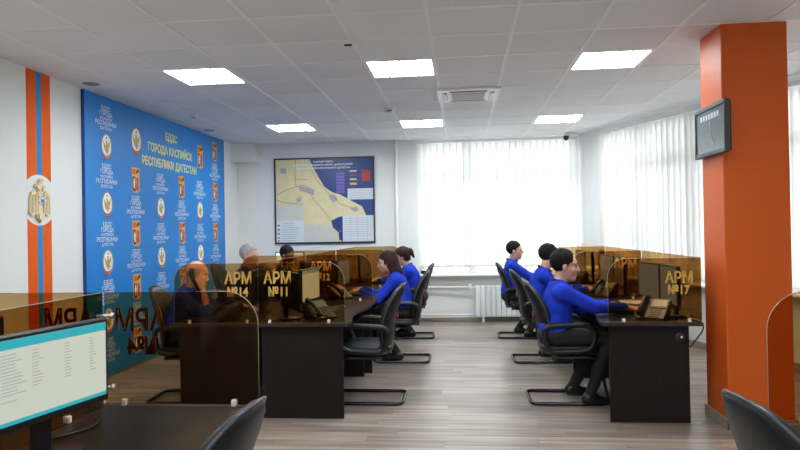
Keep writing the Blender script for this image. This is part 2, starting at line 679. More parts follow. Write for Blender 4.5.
# downstand in the far left corner
b = MB().prism([(XL, 2.60), (-3.22, 2.60), (-3.34, CEIL), (XL, CEIL)], YB - 0.28, YB, 'xz').build('trim_1', WALL)
tag(b, 'white boxed downstand under the ceiling in the corner beside the banner', kind='structure')


def window(name, x0, x1, z0, z1, mull, loc, rz, label, ysill):
    root = bpy.data.objects.new(name, None)
    COL.objects.link(root)
    root.location, root.rotation_euler = loc, (0, 0, rz)
    tag(root, label, kind='structure')
    fr = MB()
    a, c = 0.03, 0.10
    fr.box(x0, x0 + 0.07, a, c, z0, z1).box(x1 - 0.07, x1, a, c, z0, z1).box(x0, x1, a, c, z0, z0 + 0.07).box(x0, x1, a, c, z1 - 0.07, z1)
    fr.build('window_frame', WHITE_PVC, root)
    zt = z0 + (z1 - z0) * 0.735
    MB().box(x0 + 0.07, x1 - 0.07, a + 0.002, c - 0.002, zt - 0.06, zt + 0.06).build('transom', WHITE_PVC, root)
    xs = [x0] + mull + [x1]
    for q in mull:
        MB().box(q - 0.055, q + 0.055, a + 0.001, c - 0.001, z0 + 0.07, z1 - 0.07).build('mullion', WHITE_PVC, root)
    for p, q in zip(xs[:-1], xs[1:]):
        for za, zb in ((z0 + 0.07, zt - 0.06), (zt + 0.06, z1 - 0.07)):
            MB().box(p + 0.05, q - 0.05, 0.06, 0.066, za, zb).build('pane', GLASS, root)
    MB().bevbox(x0 - 0.05, x1 + 0.05 if name == 'window_2' else x1, ysill, 0.04, z0 - 0.02, z0 + 0.012, 0.008).build('window_sill', WHITE_PVC, root)
    return root


window('window_1', WX0, WX1, WZ0, WZ1, [0.16, 0.97], (0, YB, 0), 0, 'wide white-framed window in the back wall', -0.16)
window('window_2', T0, T1, RZ0, RZ1, [1.62, 2.5, 3.4, 4.3, 5.2], WR_LOC, WR_RZ, 'long white-framed window in the oblique wall', -0.14)


def vertical_blind(label, x0, x1, z0, z1, loc, rz, off, tilt):
    root = thing('vertical_blind', label, 'blind', loc, rz)
    MB().bevbox(x0, x1, off - 0.035, off + 0.025, z1, z1 + 0.04, 0.006).build('headrail', WHITE_PVC, root)
    n = int(round((x1 - x0) / 0.104))
    w_ = 0.127
    vs, fs = [], []
    K = 4
    for k in range(K + 1):
        u = k / K - 0.5
        c = 0.006 * (1 - (2 * u) ** 2)
        vs += [(u * w_, c, 0), (u * w_, c, z1 - z0 - 0.004)]
    fs = [(2 * k, 2 * k + 2, 2 * k + 3, 2 * k + 1) for k in range(K)]
    me = MB().add(vs, fs).mesh('slat', BLIND, True)
    wt = MB().box(-0.055, 0.055, -0.003, 0.003, 0.0, 0.03).mesh('slat_weight', WHITE_PVC)
    for k in range(n):
        s = link('slat', me, root)
        s.location = (x0 + (k + 0.5) * (x1 - x0) / n, off, z0)
        s.rotation_euler = (0, 0, tilt + random.uniform(-0.07, 0.07))
        q = link('slat_weight', wt, s)
        q.location = (0, 0.009, 0.004)
    return root


vertical_blind('closed white vertical blind over the back window above the radiator', WX0 - 0.02, WX1 + 0.01, 0.862, 2.835, (0, YB, 0), 0, -0.07, 0.30)
vertical_blind('closed white vertical blind over the long oblique window beside the orange pillar', T0 - 0.03, T1 + 0.02, 0.80, 2.795, WR_LOC, WR_RZ, -0.07, 0.30)

# pillar
PX0, PX1, PY0, PY1 = 1.872, 2.325, 4.81, 5.215
pl = MB().bevbox(PX0, PX1, PY0, PY1, 0, CEIL + 0.004, 0.006).build('pillar', ORANGE)
tag(pl, 'square orange painted pillar from floor to ceiling', kind='structure')
bb = MB()
bb.bevbox(PX0 - 0.014, PX0, PY0 - 0.014, PY1 + 0.014, 0, 0.075, 0.004).bevbox(PX0 - 0.014, PX1 + 0.014, PY0 - 0.014, PY0, 0, 0.075, 0.004)
bb.bevbox(PX1, PX1 + 0.014, PY0 - 0.014, PY1 + 0.014, 0, 0.075, 0.004).bevbox(PX0 - 0.014, PX1 + 0.014, PY1, PY1 + 0.014, 0, 0.075, 0.004)
bb.build('baseboard', BASEB, pl)

# ================================================================== CEILING FITTINGS
frame_m = MB()
frame_m.box(0.006, 0.594, 0.006, 0.026, -0.004, 0.03).box(0.006, 0.594, 0.574, 0.594, -0.004, 0.03)
frame_m.box(0.006, 0.026, 0.026, 0.574, -0.004, 0.03).box(0.574, 0.594, 0.026, 0.574, -0.004, 0.03)
fm = frame_m.mesh('lamp_frame', WHITE)
dm = MB().box(0.026, 0.574, 0.026, 0.574, 0.012, 0.02).mesh('diffuser', LAMPGLOW)
lv = MB()
for q in (0.163, 0.3, 0.437):
    lv.box(q - 0.007, q + 0.007, 0.026, 0.574, -0.002, 0.012)
lm = lv.mesh('louvre', WHITE)
LAMPLBL = {(-4, 2): 'square ceiling light nearest the orange and blue wall stripe', (-1, 2): 'square ceiling light just behind the nearer white smoke detector',
           (2, 2): 'square ceiling light nearest the orange pillar', (-4, 7): 'square ceiling light in front of the framed map',
           (-1, 7): 'square ceiling light just behind the farther smoke detector', (2, 7): 'square ceiling light near the security camera and back window'}
for (i, k) in sorted(lamp_cells):
    t = thing('ceiling_light', LAMPLBL.get((i, k), 'square recessed ceiling light over the front half of the room'), 'light',
              (-0.2019 + 0.6 * i, 4.2093 + 0.6 * k, CEIL), 0, 'recessed square ceiling lights')
    link('lamp_frame', fm, t)
    link('diffuser', dm, t)
    link('louvre', lm, t)

# air conditioner cassette
t = thing('ceiling_air_conditioner', 'white ceiling cassette air conditioner with grey grille', 'air conditioner', (-0.2019 + 0.3, 4.2093 + 2.7, CEIL))
MB().prism([(-0.325, -0.325), (0.325, -0.325), (0.325, 0.325), (-0.325, 0.325)], -0.022, 0.0).build('panel', WHITE_PVC, t)
MB().prism([(-0.19, -0.19), (0.19, -0.19), (0.19, 0.17), (-0.19, 0.17)], -0.030, -0.020).build('grille_frame', WHITE_PVC, t)
MB().box(-0.17, 0.17, -0.17, 0.15, -0.033, -0.029).build('intake_grille', GRILLE, t)
for q in range(12):
    MB().box(-0.17, 0.17, -0.165 + q * 0.027, -0.158 + q * 0.027, -0.037, -0.032).build('grille_bar', WHITE_PVC, t)
for sgn, ax in ((1, 'x'), (-1, 'x'), (1, 'y'), (-1, 'y')):
    c = sgn * 0.245
    if ax == 'x':
        MB().box(c - 0.022, c + 0.022, -0.19, 0.19, -0.024, -0.021).build('air_slot', DARKGAP, t)
        MB().prism([(c - 0.02, -0.024), (c + 0.02, -0.034), (c + 0.02, -0.037), (c - 0.02, -0.027)], -0.185, 0.185, 'xz').build('louvre_flap', WHITE_PVC, t)
    else:
        MB().box(-0.19, 0.19, c - 0.022, c + 0.022, -0.024, -0.021).build('air_slot', DARKGAP, t)
        if sgn > 0:
          MB().prism([(c - 0.02, -0.026), (c - 0.004, -0.030), (c - 0.004, -0.033), (c - 0.02, -0.029)], -0.185, 0.185, 'yz').build('louvre_flap', WHITE_PVC, t)


def detector(label, x, y, s=1.0):
    t = thing('smoke_detector', label, 'smoke detector', (x, y, CEIL), 0, 'smoke detectors on the ceiling')
    MB().lathe([(0.055 * s, 0), (0.058 * s, -0.012 * s), (0.052 * s, -0.02 * s)][::-1], 24).build('base', WHITE_PVC, t, 'auto')
    MB().lathe([(0.018 * s, -0.052 * s), (0.040 * s, -0.044 * s), (0.046 * s, -0.026 * s), (0.046 * s, -0.018 * s)], 24).build('sensor_head', WHITE_PVC, t, 'auto')
    MB().box(-0.022 * s, 0.022 * s, -0.049 * s, -0.044 * s, -0.040 * s, -0.029 * s).build('sensor_slot', DARKGAP, t)


detector('white smoke detector on the ceiling grid ahead of a square light', -0.82, 4.83, 1.25)
detector('white smoke detector between the ceiling air conditioner and the banner', -0.81, 7.52, 1.2)
detector('small white detector on the ceiling above the middle of the blue banner', -3.18, 7.53, 1.0)


def vent(label, x, y):
    t = thing('round_vent', label, 'vent', (x, y, CEIL), 0, 'round ceiling vents over the banner wall')
    MB().lathe([(0.085, -0.016), (0.115, -0.020), (0.14, -0.008), (0.14, 0.0)], 32).build('rim', WHITE_PVC, t, 'auto')
    MB().lathe([(0.06, -0.026), (0.075, -0.020), (0.075, -0.017)], 32).build('disc', GRILLE, t, 'auto')


vent('round ceiling vent above the wall stripe end of the blue banner', -3.42, 5.73)
vent('round ceiling vent above the far end of the blue banner', -3.42, 8.57)

t = thing('security_camera', 'small black-lensed security camera on the ceiling by the back window', 'camera', (1.63, 10.02, CEIL))
MB().bevbox(-0.03, 0.16, -0.035, 0.035, -0.05, 0.0, 0.008).build('mount', WHITE_PVC, t)
MB().lathe([(0.012, -0.115), (0.032, -0.10), (0.042, -0.07), (0.042, -0.045)], 20, (-0.02, -0.02, 0)).build('dome', BLACK_PL, t, 'auto')

# ================================================================== HEATING
t = thing('radiator', 'white sectional radiator under the back window', 'radiator', (0.20, YB - 0.11, 0.0))
sec = MB()
sec.bevbox(0.003, 0.077, -0.045, 0.045, 0.085, 0.575, 0.012)
sec.bevbox(0.012, 0.068, -0.052, -0.043, 0.10, 0.54, 0.004)
sm = sec.mesh('section', RADI)
for k in range(11):
    o = link('section', sm, t)
    o.location = (k * 0.08, 0, 0)
for k in (1, 9):
    MB().box(k * 0.08 + 0.03, k * 0.08 + 0.05, -0.02, 0.11, 0.30, 0.32).build('bracket', RADI, t)
    MB().bevbox(k * 0.08 + 0.02, k * 0.08 + 0.06, -0.03, 0.03, 0, 0.09, 0.004).build('foot', RADI, t)
t = thing('heating_pipe', 'white heating pipe rising beside the back window', 'pipe', (0, 0, 0))
MB().tube([(-1.02, YB - 0.05, 0.0), (-1.02, YB - 0.05, CEIL)], 0.027, 12).build('riser', WHITE, t, True)
MB().tube(fillet([(-1.02, YB - 0.05, 0.55), (-0.6, YB - 0.07, 0.55), (0.05, YB - 0.10, 0.55), (0.20, YB - 0.11, 0.55)], 0.05), 0.014, 10).build('flow_branch', WHITE, t, True)
MB().tube(fillet([(-1.02, YB - 0.05, 0.12), (-0.6, YB - 0.07, 0.12), (0.05, YB - 0.10, 0.12), (0.20, YB - 0.11, 0.12)], 0.05), 0.014, 10).build('return_branch', WHITE, t, True)
MB().lathe([(0.022, -0.05), (0.028, -0.03), (0.028, 0.03), (0.022, 0.05)], 12, (0.12, YB - 0.105, 0.55)).build('valve', RADI, t, True)

# ================================================================== LEFT WALL GRAPHICS
t = thing('wall_stripe', 'vertical orange and blue stripe running up the white wall', 'wall decoration', (XL, 0, 0))
EC, EA, EB = (5.297, 1.778), 0.24, 0.222


def band(y0, y1, m, upper):
    pts = []
    K = 6
    for k in range(K + 1):
        yy = y0 + (y1 - y0) * k / K
        d = max(0.0, 1 - ((yy - EC[0]) / EA) ** 2) ** 0.5 * EB
        pts.append((yy, EC[1] + (d if upper else -d)))
    poly = pts + [(y1, CEIL - 0.002), (y0, CEIL - 0.002)] if upper else [(y0, 0.07), (y1, 0.07)] + pts[::-1]
    MB().prism(poly, 0.0005, 0.004, 'yz').build('orange_band' if m is STRIPE_O else 'blue_band', m, t)


for up in (True, False):
    band(5.138, 5.262, STRIPE_O, up)
    band(5.262, 5.332, STRIPE_B, up)
    band(5.332, 5.456, STRIPE_O, up)

t = thing('wall_emblem', 'gold crested emblem with a white star in the gap of the wall stripe', 'emblem', (XL + 0.002, 5.287, 1.772))
t.scale = (1, 1.02, 0.90)
half = [(0.0, -0.215), (0.045, -0.165), (0.055, -0.125), (0.105, -0.15), (0.135, -0.12), (0.128, 0.0), (0.115, 0.075), (0.075, 0.095), (0.055, 0.065),
        (0.035, 0.08), (0.045, 0.115), (0.075, 0.13), (0.06, 0.155), (0.03, 0.15), (0.025, 0.17), (0.02, 0.20), (0.0, 0.215)]
poly = half + [(-a, b) for a, b in half[-2:0:-1]]
MB().prism(poly, 0.0, 0.018, 'yz').build('crest', GOLD_M, t)
for s in (-1, 1):
    for k in range(5):
        a0 = 0.028 + k * 0.019
        MB().prism([(s * a0, -0.115 - 0.01 * (k == 4)), (s * (a0 + 0.012), -0.115), (s * (a0 + 0.010), 0.07 - k * 0.006), (s * (a0 + 0.002), 0.07 - k * 0.006)][::s], 0.018, 0.026, 'yz').build('wing_feather', GOLD_M, t)
    MB().prism([(s * 0.02, 0.09), (s * 0.062, 0.135), (s * 0.045, 0.15), (s * 0.012, 0.12)][::s], 0.018, 0.03, 'yz').build('eagle_head', GOLD_M, t)
MB().prism([(-0.03, -0.2 + 0.03), (0.0, -0.205), (0.03, -0.17), (0.035, -0.13), (-0.035, -0.13)], 0.018, 0.028, 'yz').build('tail', GOLD_M, t)
star = [((0.062 if k % 2 == 0 else 0.016) * math.sin(PI * k / 8), 0.0 + (0.062 if k % 2 == 0 else 0.016) * math.cos(PI * k / 8)) for k in range(16)][::-1]
MB().prism(star, 0.026, 0.034, 'yz').build('star', SILVER, t)
MB().prism(superellipse(0, 0, 0.018, 0.018, 2, 16), 0.034, 0.038, 'yz').build('star_disc', STRIPE_B, t)
cr = [(-0.022, 0.17), (0.022, 0.17), (0.028, 0.205), (0.012, 0.19), (0, 0.21), (-0.012, 0.19), (-0.028, 0.205)]
MB().prism(cr, 0.018, 0.03, 'yz').build('crown', GOLD_M, t)

# blue banner
BX = XL + 0.03
BY0, BY1 = 5.94, 9.645
ban = thing('banner', 'large blue banner repeating white lettering and town emblems on the wall', 'banner', (0, 0, 0))
MB().box(XL + 0.001, BX, BY0, BY1, 0.03, CEIL - 0.012).build('panel', BANNER, ban)
MB().box(XL + 0.001, BX + 0.002, BY0 - 0.008, BY0, 0.03, CEIL - 0.012).build('panel_edge', BANNER_EDGE, ban)
lines5 = [('ЕДДС', 0.062, 0.094), ('ГОРОДА', 0.058, 0.038), ('КАСПИЙСК', 0.042, -0.012), ('РЕСПУБЛИКИ', 0.060, -0.062), ('ДАГЕСТАН', 0.042, -0.112)]
# one mesh for the five-line block, shared by all its copies
vs, fs = MB(), None
block = MB()
for s_, sz, dz in lines5:
    me = text_mesh(s_, sz, PRINT_W, bold=0.0019 if sz > 0.05 else 0.0012, extrude=0.0006, squash=0.98)
    block.add([(0.0, v.co.x, v.co.y + dz) for v in me.vertices], [tuple(p.vertices) for p in me.polygons])
block_me = block.mesh('lettering', PRINT_W)


def text_block(y, z):
    o = link('lettering', block_me, ban)
    o.location = (BX + 0.0012, y, z)


def ell(a, b, ra, rb, n=24):
    return superellipse(a, b, ra, rb, 2, n)


disc_me = MB().prism(ell(0, 0, 0.092, 0.118), 0, 0.0016, 'yz').mesh('emblem_disc', PRINT_W)
rim_me = MB().tube([(0.001, a, b) for a, b in ell(0, 0, 0.093, 0.119)], 0.006, 6, True).mesh('emblem_rim', GOLD)
rib_me = MB().prism([(-0.085, -0.055), (-0.04, -0.125), (0.0, -0.145), (0.04, -0.125), (0.085, -0.055), (0.04, -0.09), (0.0, -0.10), (-0.04, -0.09)], 0.0016, 0.003, 'yz').mesh('emblem_ribbon', RED)
eag = [(0.005, -0.09), (0.022, -0.06), (0.045, -0.05), (0.03, -0.03), (0.06, 0.01), (0.055, 0.06), (0.03, 0.02), (0.012, 0.03), (0.008, 0.055), (-0.006, 0.062),
       (-0.022, 0.05), (-0.012, 0.04), (-0.02, 0.0), (-0.05, 0.035), (-0.066, 0.055), (-0.05, -0.01), (-0.035, -0.045), (-0.012, -0.06)]
eag_me = MB().prism(eag, 0.0016, 0.0032, 'yz').mesh('eagle', GOLD)
sun_me = MB().prism(ell(0, 0.085, 0.014, 0.014, 12), 0.0016, 0.003, 'yz').mesh('emblem_sun', GOLD)


def eagle(y, z, s=1.0):
    d = link('emblem_disc', disc_me, ban)
    d.location = (BX + 0.0002, y, z + 0.008)
    d.scale = (1, s, s)
    for n_, me in (('emblem_rim', rim_me), ('emblem_ribbon', rib_me), ('eagle', eag_me), ('emblem_sun', sun_me)):
        link(n_, me, d)


sh = [(-0.084, 0.14), (-0.084, -0.115), (-0.05, -0.14), (0.05, -0.14), (0.084, -0.115), (0.084, 0.14)]
sh_me = MB().prism(sh, 0, 0.0016, 'yz').mesh('shield', SHIELD_O)
q1 = MB().box(0.0016, 0.003, -0.072, -0.004, 0.062, 0.122).mesh('shield_gate', STRIPE_O)
q2 = MB().prism([(0.008, 0.07), (0.03, 0.07), (0.045, 0.095), (0.072, 0.09), (0.072, 0.125), (0.03, 0.12), (0.02, 0.1), (0.008, 0.11)], 0.0016, 0.003, 'yz').mesh('shield_beast', BLACKP)
q3 = MB().prism([(-0.072, -0.10), (-0.05, -0.125), (-0.006, -0.125), (-0.006, 0.04), (-0.072, 0.04)], 0.0016, 0.003, 'yz').mesh('shield_field', BLACKP)
q4 = MB().prism([(-0.05, -0.09), (-0.03, -0.10), (-0.02, -0.02), (-0.035, 0.03), (-0.055, -0.02)], 0.003, 0.0042, 'yz').mesh('shield_bird', PRINT_W)
q5 = MB().prism([(0.01, -0.115), (0.05, -0.115), (0.066, -0.08), (0.05, -0.04), (0.066, 0.0), (0.045, 0.04), (0.015, 0.03), (0.02, -0.02), (0.01, -0.06)], 0.0016, 0.003, 'yz').mesh('shield_charge', RED)


def shield(y, z, s=1.0):
    d = link('shield', sh_me, ban)
    d.location = (BX + 0.0002, y, z)
    d.scale = (1, s, s)
    for n_, me in (('shield_gate', q1), ('shield_beast', q2), ('shield_field', q3), ('shield_bird', q4), ('shield_charge', q5)):
        link(n_, me, d)


cols = [6.325, 6.915, 7.517, 8.11, 8.698, 9.26]
for ci, cy in enumerate(cols):
    for r in range(9):
        z = 2.668 - 0.2975 * r
        if z < 0.2:
            continue
        if 0 < ci < 5 and r < 2:
            continue
        if ci in (0, 2, 4):
            (text_block if r % 2 == 0 else eagle)(cy, z)
        else:
            (shield if r % 2 == 0 else text_block)(cy, z)
eagle(6.94, 2.51, 1.18)
shield(8.725, 2.535, 1.12)
for s_, z, sz in (('ЕДДС', 2.665, 0.125), ('ГОРОДА КАСПИЙСК', 2.488, 0.135), ('РЕСПУБЛИКИ ДАГЕСТАН', 2.315, 0.135)):
    place_text(text_mesh(s_, sz, PRINT_Y, bold=0.004, extrude=0.0008, squash=0.90), ban, (BX + 0.0012, 7.83, z), 'left')['label'] = 'pale yellow title lettering'

# ================================================================== FRAMED MAP
MX0, MX1, MZ0, MZ1 = -3.02, -1.375, 1.268, 2.662
t = thing('framed_map', 'large framed map of a coastal town on the back wall', 'map', (0, YB, 0))
fr = MB()
e = 0.022
fr.box(MX0, MX1, -0.03, -0.001, MZ0, MZ0 + e).box(MX0, MX1, -0.03, -0.001, MZ1 - e, MZ1)
fr.box(MX0, MX0 + e, -0.03, -0.001, MZ0 + e, MZ1 - e).box(MX1 - e, MX1, -0.03, -0.001, MZ0 + e, MZ1 - e)
fr.build('frame', MAP_FRAME, t)
MB().box(MX0 + e, MX1 - e, -0.016, -0.002, MZ0 + e, MZ1 - e).build('sea_sheet', SEA, t)


def mp(cx, cy):
    return (MX0 + (cx - 60) / 412 * (MX1 - MX0), MZ1 - (cy - 70) / 355 * (MZ1 - MZ0))


def mpoly(name, pts, m, lift):
    MB().prism([mp(*p) for p in pts][::-1], -0.016 - lift, -0.0158 - lift + 0.0006, 'xz').build(name, m, t)


mpoly('land', [(66, 76), (207, 76), (225, 115), (243, 150), (268, 192), (300, 215), (330, 224), (375, 250), (420, 275), (436, 312), (345, 312), (320, 318), (294, 332),
               (305, 355), (330, 375), (336, 418), (66, 418)], LAND, 0.0012)
mpoly('inlet', [(292, 330), (305, 330), (318, 355), (338, 395), (338, 415), (325, 412), (322, 380), (300, 360)], SEA, 0.0018)
mpoly('town', [(160, 185), (205, 192), (228, 205), (222, 225), (195, 215), (165, 205)], MAP_TOWN, 0.0018)
mpoly('town', [(285, 222), (310, 225), (322, 245), (305, 258), (288, 242)], MAP_TOWN, 0.0018)
mpoly('town', [(85, 110), (112, 112), (108, 135), (88, 130)], MAP_TOWN, 0.0018)
mpoly('town', [(150, 238), (172, 228), (170, 248), (155, 255)], MAP_TOWN, 0.0018)
mpoly('town', [(370, 280), (398, 275), (408, 290), (385, 298)], MAP_TOWN, 0.0018)
mpoly('suburb_sheet', [(180, 345), (290, 348), (325, 418), (180, 418)], MAP_PALE, 0.0018)
mpoly('legend_sheet', [(66, 262), (180, 262), (180, 418), (66, 418)], MAP_PALE, 0.0022)
mpoly('legend_sheet', [(66, 328), (180, 328), (180, 418), (66, 418)], MAP_WHITE, 0.0028)
mpoly('table_sheet', [(340, 312), (466, 312), (466, 418), (340, 418)], MAP_WHITE, 0.0022)
mpoly('table_sheet', [(362, 201), (466, 201), (466, 246), (362, 246)], MAP_WHITE, 0.0022)
for cy in range(338, 412, 9):
    mpoly('table_line', [(90, cy), (165 - (cy * 7) % 30, cy), (165 - (cy * 7) % 30, cy + 2.2), (90, cy + 2.2)], MAP_INK, 0.0034)
    mpoly('table_line', [(348, cy - 16), (460, cy - 16), (460, cy - 14.5), (348, cy - 14.5)], MAP_INK, 0.0028)
for cx in (372, 400, 440):
    mpoly('table_line', [(cx, 314), (cx + 1.2, 314), (cx + 1.2, 414), (cx, 414)], MAP_INK, 0.0029)
for cy in (210, 219, 228, 237):
    mpoly('table_line', [(366, cy), (462, cy), (462, cy + 1.4), (366, cy + 1.4)], MAP_INK, 0.0028)
for cy in (345, 362, 379, 396, 408):
    mpoly('legend_key', [(72, cy), (79, cy), (79, cy + 6), (72, cy + 6)], BLACKP if cy < 390 else RED, 0.0034)
for k in range(7):
    mpoly('purple_key', [(316, 134 + k * 12.5), (350, 134 + k * 12.5), (350, 144 + k * 12.5), (316, 144 + k * 12.5)], MAP_PURPLE, 0.0022)
for k in range(4):
    mpoly('red_key', [(421, 125 + k * 12), (455 - 4 * (k == 0), 125 + k * 12), (455, 135 + k * 12), (421, 135 + k * 12)], RED, 0.0022)
for k, m_ in enumerate((MAP_WHITE, RED, PRINT_Y, SHIELD_O)):
    mpoly('colour_key', [(372, 126 + k * 17), (400, 126 + k * 17), (400, 132 + k * 17 + 3 * (k == 3)), (372, 132 + k * 17 + 3 * (k == 3))], m_, 0.0022)


def road(pts):
    L, R_ = [], []
    for k, p in enumerate(pts):
        a, b_ = pts[max(k - 1, 0)], pts[min(k + 1, len(pts) - 1)]
        dx, dy = b_[0] - a[0], b_[1] - a[1]
        n_ = math.hypot(dx, dy)
        L.append((p[0] - dy / n_ * 1.0, p[1] + dx / n_ * 1.0))
        R_.append((p[0] + dy / n_ * 1.0, p[1] - dx / n_ * 1.0))
    mpoly('road', R_ + L[::-1], MAP_ROAD, 0.0024)


road([(66, 222), (110, 202), (150, 188), (190, 182)])
road([(66, 240), (95, 252), (178, 262)])
road([(150, 78), (146, 120), (150, 188)])
road([(146, 156), (195, 160)])
road([(215, 120), (240, 170), (280, 215), (330, 262), (400, 290)])
road([(190, 182), (220, 240), (270, 300), (292, 330)])
for s_, cx, cy, sz in (('ПАСПОРТ КАРТА', 265, 88, 0.036), ('ТЕРРИТОРИИ ГОРОДСКОГО ОКРУГА, ДАГЕСТАНСКИЙ', 262, 101, 0.036), ('ГОРОДА КАСПИЙСК РЕСПУБЛИКИ ДАГЕСТАН', 262, 114, 0.036)):
    p = mp(cx, cy)
    place_text(text_mesh(s_, sz, PRINT_W, bold=0.0012, extrude=0.0004, squash=1.08 if len(s_) < 40 else 1.0), t, (p[0], -0.0195, p[1]), 'cam')

# ================================================================== DISPLAY ON THE PILLAR
t = thing('wall_clock', 'flat black-framed glass clock hung on the orange pillar', 'clock', (PX0, 4.935, 2.152))
CW, CH = 0.285, 0.185
fr = MB()
fr.bevbox(-0.05, -0.012, -CW, CW, CH - 0.03, CH, 0.004).bevbox(-0.05, -0.012, -CW, CW, -CH, -CH + 0.034, 0.004)
fr.bevbox(-0.05, -0.012, -CW, -CW + 0.016, -CH + 0.03, CH - 0.03, 0.004).bevbox(-0.05, -0.012, CW - 0.016, CW, -CH + 0.03, CH - 0.03, 0.004)
fr.build('case', GREY_PL, t)
MB().box(-0.03, 0.0, -CW + 0.01, CW - 0.01, -CH + 0.01, CH - 0.01).build('back_plate', BLACK_PL, t)
MB().box(-0.040, -0.031, -CW + 0.016, CW - 0.016, -CH + 0.034, CH - 0.03).build('glass_face', CLOCKFACE, t)
for k in range(7):
    MB().box(-0.0415, -0.040, -0.16 + k * 0.052, -0.13 + k * 0.052, 0.085, 0.125).build('face_mark', MAP_WHITE, t)  # row of plain pale marks on the face
MB().prism([(-0.006, -0.02), (0.006, -0.02), (0.003, 0.07), (-0.003, 0.07)], -0.043, -0.040, 'yz').build('face_line', MAP_WHITE, t)  # plain pale lines across the face, one upright, one slanted
MB().prism([(0.0, 0.006), (-0.004, -0.004), (-0.075, -0.11), (-0.068, -0.114)], -0.045, -0.0425, 'yz').build('face_line', MAP_WHITE, t)

# ================================================================== OFFICE FURNITURE
def desk(label, xd, s, sgn, length=1.594, D=0.72, far_end=False, a0=0.012):
    """one workstation: sgn gives the side of the divider its user sits on"""
    root = thing('desk', label, 'desk', (xd, s, 0), 0, 'dark wood workstation desks')
    n = 22
    edge = []
    for k in range(n + 1):
        y = 0.02 + (length - 0.04) * k / n
        g = math.exp(-((y - 0.62) / 0.30) ** 2) if not far_end else math.exp(-((y - (length - 0.62)) / 0.30) ** 2)
        edge.append((D - 0.065 * g, y))
    poly = [(0.004, 0.0)] + fillet2([(D - 0.07, 0.0), (D, 0.0), (D, 0.10)], 0.06)[:-1] + edge[2:-2] + fillet2([(D, length - 0.10), (D, length - 0.002), (D - 0.07, length - 0.002)], 0.05) + [(0.004, length - 0.002)]
    poly = [(a * sgn, b) for a, b in poly]
    if sgn < 0:
        poly = poly[::-1]
    MB().prism(poly, 0.7245, 0.75).build('tabletop', WENGE_TOP, root)
    band = MB()
    k0 = [(a, b) for a, b in poly]
    band.tube([(a, b, 0.7375) for a, b in poly], 0.0122, 6, True, 0.12)
    band.build('edge_band', EDGE, root)
    def bx(name, a0, a1, y0, y1, z0, z1):
        MB().bevbox(min(a0 * sgn, a1 * sgn), max(a0 * sgn, a1 * sgn), y0, y1, z0, z1, 0.002).build(name, WENGE, root)
    bx('end_panel', a0, 0.66, 0.065, 0.087, 0.0, 0.7245)
    bx('end_panel', a0, 0.60, length - 0.087, length - 0.065, 0.0, 0.7245)
    bx('modesty_panel', a0 + 0.018, a0 + 0.036, 0.087, length - 0.087, 0.22, 0.7245)
    return root


def fillet2(pts, r):
    return [(p[0], p[1]) for p in fillet([(a, b, 0) for a, b in pts], r, 6)]


SY = [4.91, 6.51, 8.11]
XA, XR, XF = -1.596, 1.745, -1.50
D_A = ['dark wood desk with the empty chair and the pale-screened monitor', 'dark wood desk of the woman with long loose hair', 'dark wood desk of the woman with tied-up hair']
D_B = ['dark wood desk of the bald man on the telephone', 'dark wood desk of the grey-haired man', 'dark wood desk of the dark-haired person by the map']
D_R = ['dark wood desk of the man with receding hair, nearest the orange pillar', 'middle dark wood desk of the single row by the oblique window', 'last dark wood desk of the single row, next to the back window']
for k in range(3):
    desk(D_A[k], XA, SY[k], 1)
    desk(D_B[k], XA, SY[k], -1)
    desk(D_R[k], XR, SY[k] - 0.02, -1, a0=0.085)
YF, YG = 2.62, 2.43
desk('dark wood desk with the large lit monitor behind mirrored lettering', XF, YF - 1.6, 1, D=0.69, far_end=True)
desk('dark wood desk back to back with the large lit monitor desk', XF, YF - 1.6, -1, far_end=True)
desk('dark wood desk in front of the orange pillar', XR, YG - 1.6, -1, far_end=True)

# grommet and plug on the end of the single row
t = thing('cable_grommet', 'round black cable grommet on the end panel under screen number 17', 'grommet', (1.597, SY[0] - 0.02 + 0.0645, 0.632))
g = MB().lathe([(0.036, 0.0), (0.036, 0.006), (0.028, 0.012)], 24)
g.v = [(a, -c, b) for a, b, c in g.v]
g.build('ring', BLACK_PL, t, 'auto')
g = MB().lathe([(0.009, 0.012), (0.008, 0.016)], 12)
g.v = [(a + 0.006, -c, b + 0.005) for a, b, c in g.v]
g.build('cap', CLIP, t)


def screen(name, label, loc, pts, clips, plane='xz', edge=None, group=None):
    """brown acrylic sheet: pts is its outline (a,z); plane xz = across the row, yz = along it"""
    root = thing(name, label, 'screen', loc, 0, group)
    area = sum(pts[i][0] * pts[(i + 1) % len(pts)][1] - pts[(i + 1) % len(pts)][0] * pts[i][1] for i in range(len(pts)))
    if area < 0:
        pts = pts[::-1]
    MB().prism(pts, -0.003, 0.003, plane).build('acrylic_sheet', ACRYL, root)
    if edge:
        P = [(a, 0, z) if plane == 'xz' else (0, a, z) for a, z in edge]
        MB().tube(P, 0.0018, 6).build('edge_glint', ACRYL_GLINT, root, True)  # thin pale tube painted in as the highlight on the edge
    for a in clips:
        c = MB()
        if plane == 'xz':
            c.bevbox(a - 0.010, a + 0.010, -0.013, 0.013, 0.751, 0.778, 0.003)
        else:
            c.bevbox(-0.013, 0.013, a - 0.010, a + 0.010, 0.751, 0.778, 0.003)
        c.build('clip', CLIP, root)
    return root


ZT = 1.222


